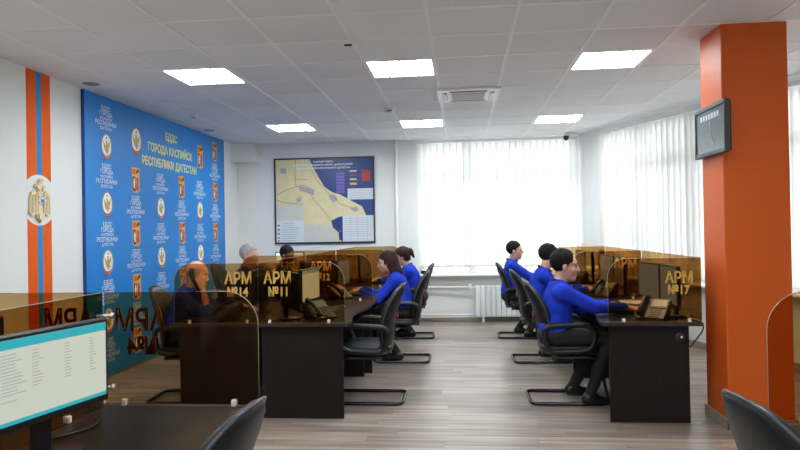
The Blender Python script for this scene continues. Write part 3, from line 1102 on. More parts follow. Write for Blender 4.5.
def cross_screen(label, xd, y, sgn, number=None, away=False, width=0.685, cap=1.0, arm=True):
    r = 0.14
    arc = [(width - r + r * math.sin(q), ZT - r + r * math.cos(q)) for q in [k * PI / 2 / 10 for k in range(11)]]
    pts = [(0.006, 0.753)] + [(0.006, ZT)] + arc + [(width, 0.753)]
    edge = [(a * sgn, z) for a, z in [(width - r - 0.12, ZT)] + arc + [(width, 0.754), (0.02, 0.754)]]
    root = screen('desk_screen', label, (xd, y, 0), [(a * sgn, z) for a, z in pts], [0.09 * sgn, 0.56 * sgn], 'xz', edge, 'brown acrylic desk screens')
    if arm:
        pl = 'away' if away else 'cam'
        yy = 0.0050 if away else -0.0045
        z1, z2 = (1.10, 0.993) if cap == 1.0 else (1.075, 0.985)
        place_text(text_mesh('АРМ', 0.126 * cap, LETTER, bold=0.003, extrude=0.0008, squash=0.80), root, (0.158 * sgn, yy, z1), pl)
        if number:
            place_text(text_mesh('№' + number, 0.098 * cap, LETTER, bold=0.003, extrude=0.0008, squash=0.84), root, (0.165 * sgn, yy, z2), pl)
        if away:
            for s_, sz, ax, zz in (('АРМ', 0.126, 0.158, z1), ('№' + (number or ''), 0.098, 0.165, z2))[:2 if number else 1]:
                place_text(text_mesh(s_, sz * cap, LETTER_BACK, bold=0.003, extrude=0.0002, squash=0.80 if sz > 0.1 else 0.84), root, (ax * sgn, 0.0033, zz), pl, 'lettering_backing')
    return root


cross_screen('brown acrylic screen lettered number 11 in front of the pale-screened monitor', XA, SY[0] + 0.035, 1, '11')
cross_screen('brown acrylic screen lettered number 14 in front of the bald man', XA, SY[0] + 0.035, -1, '14')
cross_screen('brown acrylic screen lettered number 12 ahead of the woman with long hair', XA, SY[1], 1, '12')
cross_screen('unnumbered brown acrylic cross screen beside the grey-haired man', XA, SY[1], -1, None, arm=False)
cross_screen('brown acrylic cross screen between the two women', XA, SY[2], 1, None, arm=False)
cross_screen('brown acrylic cross screen beside the dark-haired person', XA, SY[2], -1, None, arm=False)
cross_screen('brown acrylic cross screen closing the double row on the aisle side', XA, SY[2] + 1.57, 1, None, arm=False)
cross_screen('brown acrylic screen lettered number 17 on the desk beside the orange pillar', XR, SY[0] + 0.015, -1, '17', cap=0.90, width=0.67)
cross_screen('brown acrylic cross screen between the front and middle desks of the single row', XR, SY[1] - 0.02, -1, None, width=0.67)
cross_screen('brown acrylic cross screen between the middle and last desks of the single row', XR, SY[2] - 0.02, -1, None, width=0.67, arm=False)
cross_screen('brown acrylic screen with mirrored number 4 beside the large lit monitor', XF, YF - 0.04, 1, '4', away=True, width=0.665)
cross_screen('brown acrylic screen with mirrored lettering behind the large lit monitor', XF, YF - 0.04, -1, None, away=True, width=0.665)
cross_screen('brown acrylic screen in front of the orange pillar', XR, YG - 0.03, -1, None, width=0.675, arm=False)


def divider(label, xd, y0, y1):
    pts = [(y0 + 0.004, 0.753), (y1 - 0.004, 0.753), (y1 - 0.004, ZT), (y0 + 0.004, ZT)]
    screen('divider_screen', label, (xd, 0, 0), pts, [y0 + 0.25, y1 - 0.25], 'yz', [(y0 + 0.004, ZT), (y1 - 0.004, ZT)], 'brown acrylic divider screens')


for k, nm in enumerate(('first', 'second', 'third')):
    divider(f'{nm} brown acrylic divider along the double row, counted from number 11', XA, SY[k] + 0.04, SY[k] + 1.595)
    divider(f'{nm} brown acrylic divider along the single row, counted from number 17', XR, SY[k] + 0.02, SY[k] + 1.575)
divider('brown acrylic divider behind the large lit monitor', XF, YF - 1.58, YF - 0.045)
divider('brown acrylic divider along the desk in front of the orange pillar', XR, YG - 1.58, YG - 0.035)
# bolts where the mirrored screens meet
for yy in (YF - 0.055,):
    for zz in (1.125, 0.83):
        t = thing('screen_bolt', 'small metal bolt joining the mirrored number 4 screen, ' + ('upper' if zz > 1 else 'lower') + ' one', 'bolt', (XF + 0.012, yy, zz), 0, 'bolts on the mirrored screens')
        MB().tube([(-0.03, 0, 0), (0.03, 0, 0)], 0.007, 8).build('shaft', METAL, t, True)
        MB().tube([(0.03, 0, 0), (0.042, 0, 0)], 0.013, 10).build('head', METAL, t, True)


# ------------------------------------------------------------------ chairs
def make_chair(label, loc, rz):
    t = thing('office_chair', label, 'chair', loc, rz, 'black cantilever office chairs')
    so = superellipse(0.0, 0.0, 0.245, 0.245, 4.5, 36)
    def sf(a, b, h):
        return (a, b, 0.452 + h + (-0.02 * max(0, a - 0.12) / 0.12) + 0.012 * (b / 0.245) ** 2)
    MB().pillow(so, 0.10, sf, 5, 6).build('seat', LEATHER, t, True)
    out = []
    N = 44
    for k in range(N):
        q = 2 * PI * k / N
        c, s = math.cos(q), math.sin(q)
        z = 0.715 + 0.290 * math.copysign(abs(s) ** 0.62, s)
        wmax = 0.235 - 0.055 * max(0, (z - 0.715) / 0.29) ** 2 - 0.02 * max(0, (0.6 - z) / 0.2)
        out.append((wmax * math.copysign(abs(c) ** 0.62, c), z))
    def bf(a, b, h):
        v = (b - 0.425) / 0.58
        x = -0.205 - 0.10 * v - 0.035 * math.sin(v * PI * 1.05) * -1 - 0.035 * v * v
        return (x + h + 0.05 * (a / 0.235) ** 2, a, b)
    MB().pillow(out, 0.085, bf, 5, 6).build('backrest', LEATHER, t, True)
    pts = [bf(a, b, -0.012) for a, b in out]
    MB().tube(pts, 0.0055, 6, True).build('piping', PIPING, t, True)
    MB().bevbox(-0.2905, -0.284, -0.012, 0.012, 0.70, 0.745, 0.001).build('tag', STRIPE_O, t)
    for s in (-1, 1):
        y = 0.262 * s
        loop = fillet([(-0.235, y, 0.655), (0.10, y + 0.012 * s, 0.675), (0.195, y, 0.62), (0.15, y - 0.006 * s, 0.455), (-0.20, y - 0.006 * s, 0.44)], 0.075, 5, True)
        MB().tube(loop, 0.019, 8, True, 1.25).build('armrest', BLACK_PL, t, True)
    fp = []
    h = 0.222
    side = [(-0.16, h, 0.398), (0.215, h, 0.398), (0.285, h, 0.016), (-0.335, h, 0.016)]
    path = side + [(a, -b, c) for a, b, c in side[::-1]]
    MB().tube(fillet(path, 0.07, 6), 0.0145, 10).build('frame', BLACK_TUBE, t, True)
    MB().bevbox(-0.12, 0.15, -0.225, 0.225, 0.386, 0.412, 0.004).build('seat_plate', BLACK_PL, t)
    MB().bevbox(-0.225, -0.10, -0.05, 0.05, 0.392, 0.47, 0.006).build('back_bracket', BLACK_PL, t)
    return t


ch0 = make_chair('empty black cantilever chair at the desk behind screen number 11', (-0.85, 5.58, 0), PI)
CH = [((-0.715, 7.28, 0), PI, 'black cantilever chair of the woman with long loose hair'),
      ((-0.735, 8.84, 0), PI + 0.05, 'black cantilever chair of the woman with tied-up hair'),
      ((0.885, 5.62, 0), 0, 'black cantilever chair of the man at screen number 17'),
      ((0.885, 7.28, 0), 0.02, 'black cantilever chair of the middle man in the single row'),
      ((0.81, 8.85, 0), -0.04, 'black cantilever chair of the man nearest the back window'),
      ((-2.40, 5.55, 0), 0.05, 'black cantilever chair of the bald man on the telephone'),
      ((-2.52, 7.25, 0), 0.0, 'black cantilever chair of the grey-haired man'),
      ((-2.50, 8.82, 0), 0.1, 'black cantilever chair of the dark-haired person by the map'),
      ((-0.91, 1.71, 0), PI - 0.06, 'black cantilever chair at the desk with the large lit monitor'),
      ((1.075, 1.83, 0), 0.10, 'black cantilever chair at the desk in front of the orange pillar')]
for loc, rz, lb in CH:
    c_ = copy_tree(ch0, loc, rz, lb)
    if 'grey-haired' in lb:
        c_.scale = (1, 1, 1.11)


# ------------------------------------------------------------------ monitors, keyboards, telephones
def make_monitor(label, w, h, scr, loc, rz, top_bar=None, zb=0.085, extras=None, group='desktop monitors'):
    """screen faces local +x, base sits at local z = 0"""
    t = thing('monitor', label, 'monitor', loc, rz, group)
    MB().bevbox(-0.030, 0.0, -w / 2, w / 2, zb, zb + h, 0.005).build('casing', BLACK_PL, t)
    MB().bevbox(-0.055, -0.028, -w * 0.33, w * 0.33, zb + 0.05, zb + h - 0.05, 0.008).build('rear_housing', BLACK_PL, t)
    b = 0.014
    s = MB().box(-0.001, 0.0012, -w / 2 + b, w / 2 - b, zb + b + 0.008, zb + h - b).build('display', scr, t)
    if top_bar:
        MB().box(0.0012, 0.0018, -w / 2 + b, w / 2 - b, zb + h - b - 0.03, zb + h - b).build('header_bar', top_bar, s)
    MB().prism([(-0.07, 0.012), (-0.045, 0.012), (-0.035, zb + 0.13), (-0.06, zb + 0.13)], -0.03, 0.03, 'xz').build('stand_neck', BLACK_PL, t)
    MB().prism(superellipse(-0.03, 0, 0.085, 0.12, 2.6, 28), 0.0, 0.013).build('stand_base', BLACK_PL, t)
    return t


def at_desk(xd, s, sgn, a, y):
    return (xd + sgn * a, s + y, 0.7505)


MON_W, MON_H = 0.455, 0.315
STN = [('A', XA, 1, 0), ('A', XA, 1, 1), ('A', XA, 1, 2), ('B', XA, -1, 0), ('B', XA, -1, 1), ('R', XR, -1, 0), ('R', XR, -1, 1), ('R', XR, -1, 2)]
WHO = {('A', 0): 'at the empty desk behind screen number 11', ('A', 1): 'on the desk of the woman with long loose hair', ('A', 2): 'on the desk of the woman with tied-up hair',
       ('B', 0): 'on the desk of the bald man', ('B', 1): 'on the desk of the grey-haired man',
       ('R', 0): 'on the desk behind screen number 17', ('R', 1): 'on the desk of the middle man in the single row', ('R', 2): 'on the desk of the man nearest the back window'}
kb = None
for row_, xd, sgn, k in STN:
    s = SY[k] - (0.02 if row_ == 'R' else 0)
    face = 0.0 if sgn > 0 else PI
    who = WHO[(row_, k)]
    if row_ == 'R':
        make_monitor('far-side dark monitor ' + who, MON_W, MON_H, SCREEN_DIM, at_desk(xd, s, sgn, 0.155, 0.83), face + 0.10)
        make_monitor('near-side dark monitor ' + who, MON_W, MON_H, SCREEN_DIM, at_desk(xd, s, sgn, 0.135, 0.365), face - 0.03)
    elif row_ == 'A':
        lit = SCREEN_LIGHT if k == 0 else SCREEN_DIM
        make_monitor('monitor with a pale screen and green header ' + who if k == 0 else 'dark monitor ' + who, 0.48, 0.30, lit, at_desk(xd, s, sgn, 0.245, 0.79 if k == 0 else 0.80), face - 0.10, SCREEN_GREEN if k == 0 else None)
        if k == 0:
            make_monitor('black monitor with its screen turned away ' + who, 0.48, 0.30, SCREEN_DIM, at_desk(xd, s, sgn, 0.20, 0.30), face + 0.55)
    else:
        make_monitor('black monitor seen from behind ' + who, 0.48, 0.30, SCREEN_DIM, at_desk(xd, s, sgn, 0.24, 0.70), face + 0.1)
    # keyboard
    a_, y_ = (0.44, 0.70)
    if kb is None:
        kb = thing('keyboard', 'black keyboard ' + who, 'keyboard', at_desk(xd, s, sgn, a_, y_), face, 'computer keyboards')
        MB().prism([(-0.07, 0), (0.07, 0), (0.07, 0.012), (-0.07, 0.022)], -0.22, 0.22, 'xz').build('base', BLACK_PL, kb)
        km = MB()
        for r in range(5):
            for c in range(15):
                x0 = 0.042 - r * 0.025
                km.box(x0 - 0.010, x0 + 0.010, -0.21 + c * 0.0283, -0.21 + c * 0.0283 + 0.023, 0.012, 0.0215 + r * 0.0018)
        tag(km.build('keys', GREY_PL, kb), kind='stuff')
        ms = thing('computer_mouse', 'black mouse ' + who, 'mouse', at_desk(xd, s, sgn, a_ + 0.02, y_ + 0.30), face, 'computer mice')
        MB().pillow(superellipse(0, 0, 0.055, 0.032, 2.4, 24), 0.05, lambda a, b, h: (a, b, max(0.0, 0.004 + h)), 4, 3).build('shell', BLACK_PL, ms, True)
        MB().tube([(-0.03, 0, 0.022), (-0.045, 0, 0.018)], 0.005, 6).build('wheel', GREY_PL, ms, True)
    else:
        copy_tree(kb, at_desk(xd, s, sgn, a_, y_), face, 'black keyboard ' + who)
        copy_tree(ms, at_desk(xd, s, sgn, a_ + 0.02, y_ + 0.30), face, 'black mouse ' + who)


def make_phone(label, loc, rz):
    """desk telephone facing local +x (display leans back towards -x)"""
    t = thing('desk_telephone', label, 'telephone', loc, rz, 'desk telephones')
    ang = math.radians(34)
    ca, sa = math.cos(ang), math.sin(ang)
    MB().prism([(0.10, 0.0), (0.10, 0.018), (-0.085, 0.018 + 0.185 * math.tan(ang)), (-0.10, 0.018 + 0.185 * math.tan(ang) - 0.02), (-0.06, 0.0)], -0.105, 0.105, 'xz').build('body', PHONE_B, t)
    def onface(u, v, lift):      # u up the slope from the front edge, v sideways
        return (0.10 - u * ca + lift * sa, v, 0.018 + u * sa + lift * ca)
    def slab(name, u0, u1, v0, v1, l0, l1, m, parent=t):
        P = [onface(u, v, l) for l in (l0, l1) for u, v in ((u0, v0), (u0, v1), (u1, v1), (u1, v0))]
        return MB().add(P, [(3, 2, 1, 0), (4, 5, 6, 7), (0, 1, 5, 4), (1, 2, 6, 5), (2, 3, 7, 6), (3, 0, 4, 7)]).build(name, m, parent)
    slab('bezel', 0.11, 0.212, -0.03, 0.10, 0.0, 0.006, BLACK_PL)
    slab('display', 0.125, 0.20, -0.02, 0.09, 0.006, 0.008, PHONE_S)
    for r in range(4):
        for c in range(3):
            slab('key', 0.012 + r * 0.023, 0.028 + r * 0.023, -0.015 + c * 0.03, 0.008 + c * 0.03, 0.0, 0.005, GREY_PL)
    hp = [onface(0.005, -0.07, 0.016), onface(0.03, -0.07, 0.034), onface(0.11, -0.07, 0.042), onface(0.185, -0.07, 0.034), onface(0.21, -0.07, 0.016)]
    MB().tube(hp, [0.024, 0.021, 0.016, 0.021, 0.024], 10).build('handset', BLACK_PL, t, True)
    cp = [onface(0.0, -0.07, 0.01)]
    for k in range(24):
        cp.append((0.11 + 0.012 * math.cos(k * 1.6) + 0.02 * math.sin(k / 24 * PI), -0.075 - k * 0.004 + 0.012 * math.sin(k * 1.6), 0.012))
    MB().tube(cp, 0.003, 5).build('cord', BLACK_PL, t, True)
    return t


ph0 = make_phone('grey-black desk telephone with a display on the desk behind screen number 17', (1.46, 5.13, 0.7505), PI + 0.95)
copy_tree(ph0, (1.44, 6.74, 0.7505), PI + 0.7, 'desk telephone on the desk of the middle man in the single row')
copy_tree(ph0, (1.44, 8.34, 0.7505), PI + 0.7, 'desk telephone on the desk of the man nearest the back window')
copy_tree(ph0, (-1.17, 5.20, 0.7505), -0.7, 'black desk telephone on the empty desk behind screen number 11')
copy_tree(ph0, (-1.30, 6.76, 0.7505), -0.5, 'desk telephone beside the hands of the woman with long loose hair')
copy_tree(ph0, (-1.92, 5.16, 0.7505), PI + 0.6, 'desk telephone base in front of the bald man')

# large lit monitor in the foreground
fg = make_monitor('large lit monitor with a teal-edged list on its screen', 0.48, 0.288, SCREEN_LIGHT, (-1.300, 1.945, 0.7505), 0, zb=0.132, group='desktop monitors')
fg.rotation_euler = (0, 0, -math.radians(12))
disp = [c for c in fg.children if c.name.startswith('display')][0]
zb_, h_, w_ = 0.132, 0.288, 0.48
MB().box(0.0012, 0.0018, -w_ / 2 + 0.014, w_ / 2 - 0.014, zb_ + h_ - 0.014 - 0.028, zb_ + h_ - 0.014).build('header_bar', SCREEN_TEAL, disp)
MB().box(0.0012, 0.0018, -w_ / 2 + 0.014, w_ / 2 - 0.014, zb_ + 0.022, zb_ + 0.034).build('footer_bar', SCREEN_TEAL, disp)
ink, pink = MB(), MB()
for r in range(15):
    z = zb_ + h_ - 0.060 - r * 0.0098
    if r > 11 and r % 2:
        continue
    for c0, c1 in ((-0.225, -0.205), (-0.19, -0.10), (-0.08, -0.035), (0.045, 0.075), (0.15, 0.18)):
        l = (c1 - c0) * random.uniform(0.5, 1.0)
        if r > 11 and c0 > -0.1:
            continue
        (pink if c0 == -0.08 and r % 3 == 0 else ink).box(0.0012, 0.0016, c0, c0 + l, z, z + 0.0035)
tag(ink.build('list_text', SCREEN_INK, disp), kind='stuff')
tag(pink.build('list_text', SCREEN_PINK, disp), kind='stuff')
make_monitor('black monitor behind the divider from the large lit monitor', 0.48, 0.30, SCREEN_DIM, (-1.86, 2.27, 0.7505), PI + 0.25)

# side table with a white-screened monitor facing the room, by the map
t = thing('side_table', 'small dark side table under the white-screened monitor by the map', 'table', (-2.72, 9.42, 0))
MB().bevbox(-0.38, 0.36, -0.28, 0.28, 0.725, 0.75, 0.004).build('tabletop', WENGE_TOP, t)
for sx in (-0.34, 0.30):
    MB().bevbox(sx, sx + 0.02, -0.26, 0.26, 0, 0.725, 0.002).build('end_panel', WENGE, t)
make_monitor('white-screened monitor facing the room beside the map', 0.44, 0.33, mat('screen_white', lin(90, 94, 98), 0.2, var=0.03, emit=lin(214, 222, 230), emit_s=0.8),
             (-2.545, 9.40, 0.7505), -PI / 2, zb=0.09)

# papers and cables on the desk behind screen 17
for k, (x, y, rz, lb) in enumerate(((1.20, 5.95, 0.1, 'loose white paper sheet beside the keyboard at screen number 17'), (1.58, 6.22, -0.1, 'loose white paper sheet behind the far-side monitor at screen 17'),
                                    (1.22, 7.60, 0.1, 'loose white paper sheet on the middle desk of the single row'))):
    p = MB()
    n = 6
    vs = [((i / n - 0.5) * 0.21, (j / n - 0.5) * 0.297, 0.0012 + 0.004 * math.sin(i * 1.1 + j * 0.7) ** 2) for i in range(n + 1) for j in range(n + 1)]
    p.add(vs, [(i * (n + 1) + j, (i + 1) * (n + 1) + j, (i + 1) * (n + 1) + j + 1, i * (n + 1) + j + 1) for i in range(n) for j in range(n)])
    o = p.build('paper_sheet', PAPER, None, True)
    o.location, o.rotation_euler = (x, y, 0.7508), (0, 0, rz)
    tag(o, lb, 'paper', 'paper sheets on the desks')


def cable(label, pts, r=0.004):
    pp = fillet(pts, 0.08, 6)
    tag(MB().tube(pp, r, 6).build('cable', BLACK_PL, None, True), label, 'cable', 'black cables on the desks')


cable('black cable looping behind the monitors at screen number 17', [(1.58, 4.99, 0.757), (1.62, 5.00, 0.80), (1.66, 4.98, 0.765), (1.70, 4.965, 0.757), (1.725, 4.975, 0.755)])
cable('black cable hanging off the corner of the desk at screen number 17', [(1.70, 4.95, 0.757), (1.735, 4.885, 0.757), (1.737, 4.878, 0.70), (1.70, 4.93, 0.62), (1.66, 4.945, 0.56)], 0.005)
cable('black cable arching over the desk behind screen number 11', [(-1.30, 5.04, 0.757), (-1.24, 5.03, 0.80), (-1.12, 5.02, 0.82), (-1.02, 5.05, 0.757)], 0.005)
cable('black cable lying along the desk end behind screen number 11', [(-1.54, 5.06, 0.757), (-1.46, 5.00, 0.757), (-1.40, 5.02, 0.757), (-1.34, 5.00, 0.757)], 0.004)
cable('black cable lying under the large lit monitor', [(-1.42, 2.38, 0.757), (-1.36, 2.30, 0.757), (-1.38, 2.20, 0.757), (-1.44, 2.12, 0.757)], 0.005)

# ================================================================== PEOPLE
def smin(a, b, k):
    h = np.clip(0.5 + 0.5 * (b - a) / k, 0, 1)
    return b * (1 - h) + a * h - k * h * (1 - h)


class SDF:
    """blended tapered capsules and ellipsoids, meshed with surface nets"""
    def __init__(self):
        self.p = []

    def cap(self, a, b, ra, rb, k=0.02):
        self.p.append(('c', np.array(a, float), np.array(b, float), ra, rb, k))
        return self

    def ell(self, c, r, R=None, k=0.02, sub=False):
        self.p.append(('s' if sub else 'e', np.array(c, float), np.array(r, float), np.eye(3) if R is None else R, 0, k))
        return self

    def mesh(self, name, h, m, post=None):
        lo, hi = np.full(3, 9.0), np.full(3, -9.0)
        for q in self.p:
            if q[0] == 's':
                continue
            if q[0] == 'c':
                r = max(q[3], q[4])
                lo = np.minimum(lo, np.minimum(q[1], q[2]) - r)
                hi = np.maximum(hi, np.maximum(q[1], q[2]) + r)
            else:
                lo = np.minimum(lo, q[1] - q[2].max())
                hi = np.maximum(hi, q[1] + q[2].max())
        lo -= 0.04
        hi += 0.04
        n = np.ceil((hi - lo) / h).astype(int) + 1
        F = np.full(n, 0.5, np.float32)
        for q in self.p:
            if q[0] == 'c':
                r = max(q[3], q[4])
                a0, b0 = np.minimum(q[1], q[2]) - r, np.maximum(q[1], q[2]) + r
            else:
                a0, b0 = q[1] - q[2].max(), q[1] + q[2].max()
            pad = q[5] * 2 + 0.03
            i0 = np.clip(np.floor((a0 - pad - lo) / h).astype(int), 0, n - 1)
            i1 = np.clip(np.ceil((b0 + pad - lo) / h).astype(int) + 1, 1, n)
            ax = [(lo[d] + h * np.arange(i0[d], i1[d])).astype(np.float32) for d in range(3)]
            X, Y, Z = np.meshgrid(*ax, indexing='ij')
            sl = tuple(slice(i0[d], i1[d]) for d in range(3))
            if q[0] == 'c':
                ba = q[2] - q[1]
                px, py, pz = X - q[1][0], Y - q[1][1], Z - q[1][2]
                t = np.clip((px * ba[0] + py * ba[1] + pz * ba[2]) / max(1e-9, ba @ ba), 0, 1)
                d = np.sqrt((px - t * ba[0]) ** 2 + (py - t * ba[1]) ** 2 + (pz - t * ba[2]) ** 2) - (q[3] + (q[4] - q[3]) * t)
            else:
                R = q[3]
                px, py, pz = X - q[1][0], Y - q[1][1], Z - q[1][2]
                L = [px * R[0, j] + py * R[1, j] + pz * R[2, j] for j in range(3)]
                k0 = np.sqrt(sum((L[j] / q[2][j]) ** 2 for j in range(3)))
                k1 = np.sqrt(sum((L[j] / q[2][j] ** 2) ** 2 for j in range(3))) + 1e-9
                d = k0 * (k0 - 1) / k1
            if q[0] == 's':
                F[sl] = -smin(-F[sl], d, q[5])
            else:
                F[sl] = smin(F[sl], d, q[5])
        if post is not None:
            ax = [(lo[d] + h * np.arange(n[d])).astype(np.float32) for d in range(3)]
            F = post(F, *np.meshgrid(*ax, indexing='ij', sparse=True)).astype(np.float32)
        return surface_nets(F, lo, h, name, m)


def surface_nets(F, lo, h, name, m):
    n = np.array(F.shape)
    I = F < 0
    c = np.zeros(n - 1, np.int8)
    for dx in (0, 1):
        for dy in (0, 1):
            for dz in (0, 1):
                c += I[dx:n[0] - 1 + dx, dy:n[1] - 1 + dy, dz:n[2] - 1 + dz]
    act = np.argwhere((c > 0) & (c < 8))
    idx = np.full(n - 1, -1, np.int32)
    idx[tuple(act.T)] = np.arange(len(act))
    acc = np.zeros((len(act), 3))
    cnt = np.zeros(len(act))
    corners = [(x, y, z) for x in (0, 1) for y in (0, 1) for z in (0, 1)]
    val = {cc: F[act[:, 0] + cc[0], act[:, 1] + cc[1], act[:, 2] + cc[2]] for cc in corners}
    for a in corners:
        for d in range(3):
            if a[d] == 0:
                b = list(a)
                b[d] = 1
                fa, fb = val[a], val[tuple(b)]
                mk = (fa < 0) != (fb < 0)
                t = fa / np.where(mk, fa - fb, 1)
                for j in range(3):
                    acc[:, j] += np.where(mk, a[j] + (t if j == d else 0), 0)
                cnt += mk
    V = lo + (act + acc / cnt[:, None]) * h
    quads = []
    for d in range(3):
        sl0 = [slice(None)] * 3
        sl1 = [slice(None)] * 3
        sl0[d] = slice(0, n[d] - 1)
        sl1[d] = slice(1, n[d])
        ch = I[tuple(sl0)] != I[tuple(sl1)]
        e = np.argwhere(ch)
        u, w = (d + 1) % 3, (d + 2) % 3
        ok = (e[:, u] > 0) & (e[:, w] > 0) & (e[:, u] < n[u] - 1) & (e[:, w] < n[w] - 1)
        e = e[ok]
        s = I[tuple(sl0)][tuple(e.T)]
        def at(du, dw):
            q = e.copy()
            q[:, u] += du
            q[:, w] += dw
            return idx[tuple(q.T)]
        Q = np.stack([at(-1, -1), at(0, -1), at(0, 0), at(-1, 0)], 1)
        Q[~s] = Q[~s][:, ::-1]
        quads.append(Q)
    Q = np.concatenate(quads)
    me = bpy.data.meshes.new(name)
    me.vertices.add(len(V))
    me.vertices.foreach_set('co', V.astype(np.float32).ravel())
    me.loops.add(len(Q) * 4)
    me.loops.foreach_set('vertex_index', Q.astype(np.int32).ravel())
    me.polygons.add(len(Q))
    me.polygons.foreach_set('loop_start', np.arange(0, len(Q) * 4, 4, dtype=np.int32))
    me.polygons.foreach_set('use_smooth', np.ones(len(Q), bool))
    me.update(calc_edges=True)
    me.materials.append(m)
    return me


def rotm(yaw=0.0, pitch=0.0, roll=0.0):
    """columns: head forward (x), left (y), up (z); pitch > 0 looks down"""
    M = Matrix.Rotation(yaw, 3, 'Z') @ Matrix.Rotation(pitch, 3, 'Y') @ Matrix.Rotation(roll, 3, 'X')
    return np.array(M)


SKINS = {'tan': mat('skin_tan', lin(206, 158, 132), 0.5, var=0.06, scale=30), 'rosy': mat('skin_rosy', lin(208, 150, 124), 0.48, var=0.07, scale=30)}
SWEATER = mat('blue_sweater', lin(28, 56, 186), 0.85, var=0.10, scale=120, bump=0.3, spec=0.2)
NAVY = mat('navy_jacket', lin(40, 44, 104), 0.8, var=0.10, scale=100, bump=0.3, spec=0.2)
COLLAR = mat('navy_collar', lin(20, 24, 70), 0.8, var=0.08)
SHIRT = mat('lilac_shirt', lin(140, 132, 170), 0.7, var=0.06)
TROUS = mat('black_trousers', lin(14, 14, 17), 0.8, var=0.15, scale=60, bump=0.2)
SHOE = mat('black_shoe', lin(16, 16, 18), 0.35, var=0.1)
HAIRS = {'black': mat('black_hair', lin(22, 17, 16), 0.7, var=0.4, scale=60, stretch=(1, 1, 0.3), bump=0.4, spec=0.2),
         'grey': mat('grey_hair', lin(150, 150, 148), 0.6, var=0.2, scale=60, bump=0.4),
         'brown': mat('brown_hair', lin(46, 28, 22), 0.6, spec=0.25, var=0.5, scale=50, stretch=(1, 1, 0.25), bump=0.4)}
EYE = mat('eye', lin(40, 28, 24), 0.2, var=0.05)
LIPS = mat('lips', lin(164, 96, 88), 0.5, var=0.05)


def ik(S, W, la, lb, pole):
    S, W, pole = np.array(S), np.array(W), np.array(pole, float)
    d = W - S
    L = np.linalg.norm(d)
    if L > (la + lb) * 0.995:
        W = S + d / L * (la + lb) * 0.995
        d = W - S
        L = np.linalg.norm(d)
    u = d / L
    x = (la * la - lb * lb + L * L) / (2 * L)
    hh = math.sqrt(max(0, la * la - x * x))
    p = pole - u * (pole @ u)
    p /= np.linalg.norm(p)
    return S + u * x + p * hh, W


def hand(sd, W, D, N, side, curl=(0.35, 0.45, 0.35), s=1.0, r=0.0082):
    """palm and five fingers; D = finger direction, N = palm normal, side = +1 thumb on the N x D side"""
    D = np.array(D, float) / np.linalg.norm(D)
    N = np.array(N, float)
    N = N - D * (N @ D)
    N /= np.linalg.norm(N)
    T = np.cross(N, D) * side
    for o, L, fl in ((0.030, 0.086, (0.040, 0.025, 0.020)), (0.010, 0.090, (0.044, 0.029, 0.021)), (-0.011, 0.086, (0.041, 0.027, 0.020)), (-0.031, 0.078, (0.033, 0.020, 0.018))):
        base = W + D * 0.012 * s + T * o * 0.55 * s
        kn = W + D * L * s + T * o * s * 1.1
        sd.cap(base, kn, 0.0145 * s, 0.0115 * s, 0.012)
        p, ang = kn, 0.0
        spread = o * 2.2
        for f, cu in zip(fl, curl):
            ang += cu
            dd = D * math.cos(ang) + N * math.sin(ang) + T * spread * math.cos(ang) * 0.5
            dd /= np.linalg.norm(dd)
            q = p + dd * f * s
            sd.cap(p, q, r * s * 1.05, r * s * 0.92, 0.004)
            p = q
    b = W + D * 0.025 * s + T * 0.020 * s
    k1 = W + D * 0.058 * s + T * 0.048 * s + N * 0.012 * s
    k2 = W + D * 0.088 * s + T * 0.056 * s + N * 0.022 * s
    k3 = W + D * 0.110 * s + T * 0.052 * s + N * 0.030 * s
    sd.cap(b, k1, 0.0145 * s, 0.0115 * s, 0.012).cap(k1, k2, 0.0105 * s, 0.0095 * s, 0.004).cap(k2, k3, 0.0095 * s, 0.008 * s, 0.004)


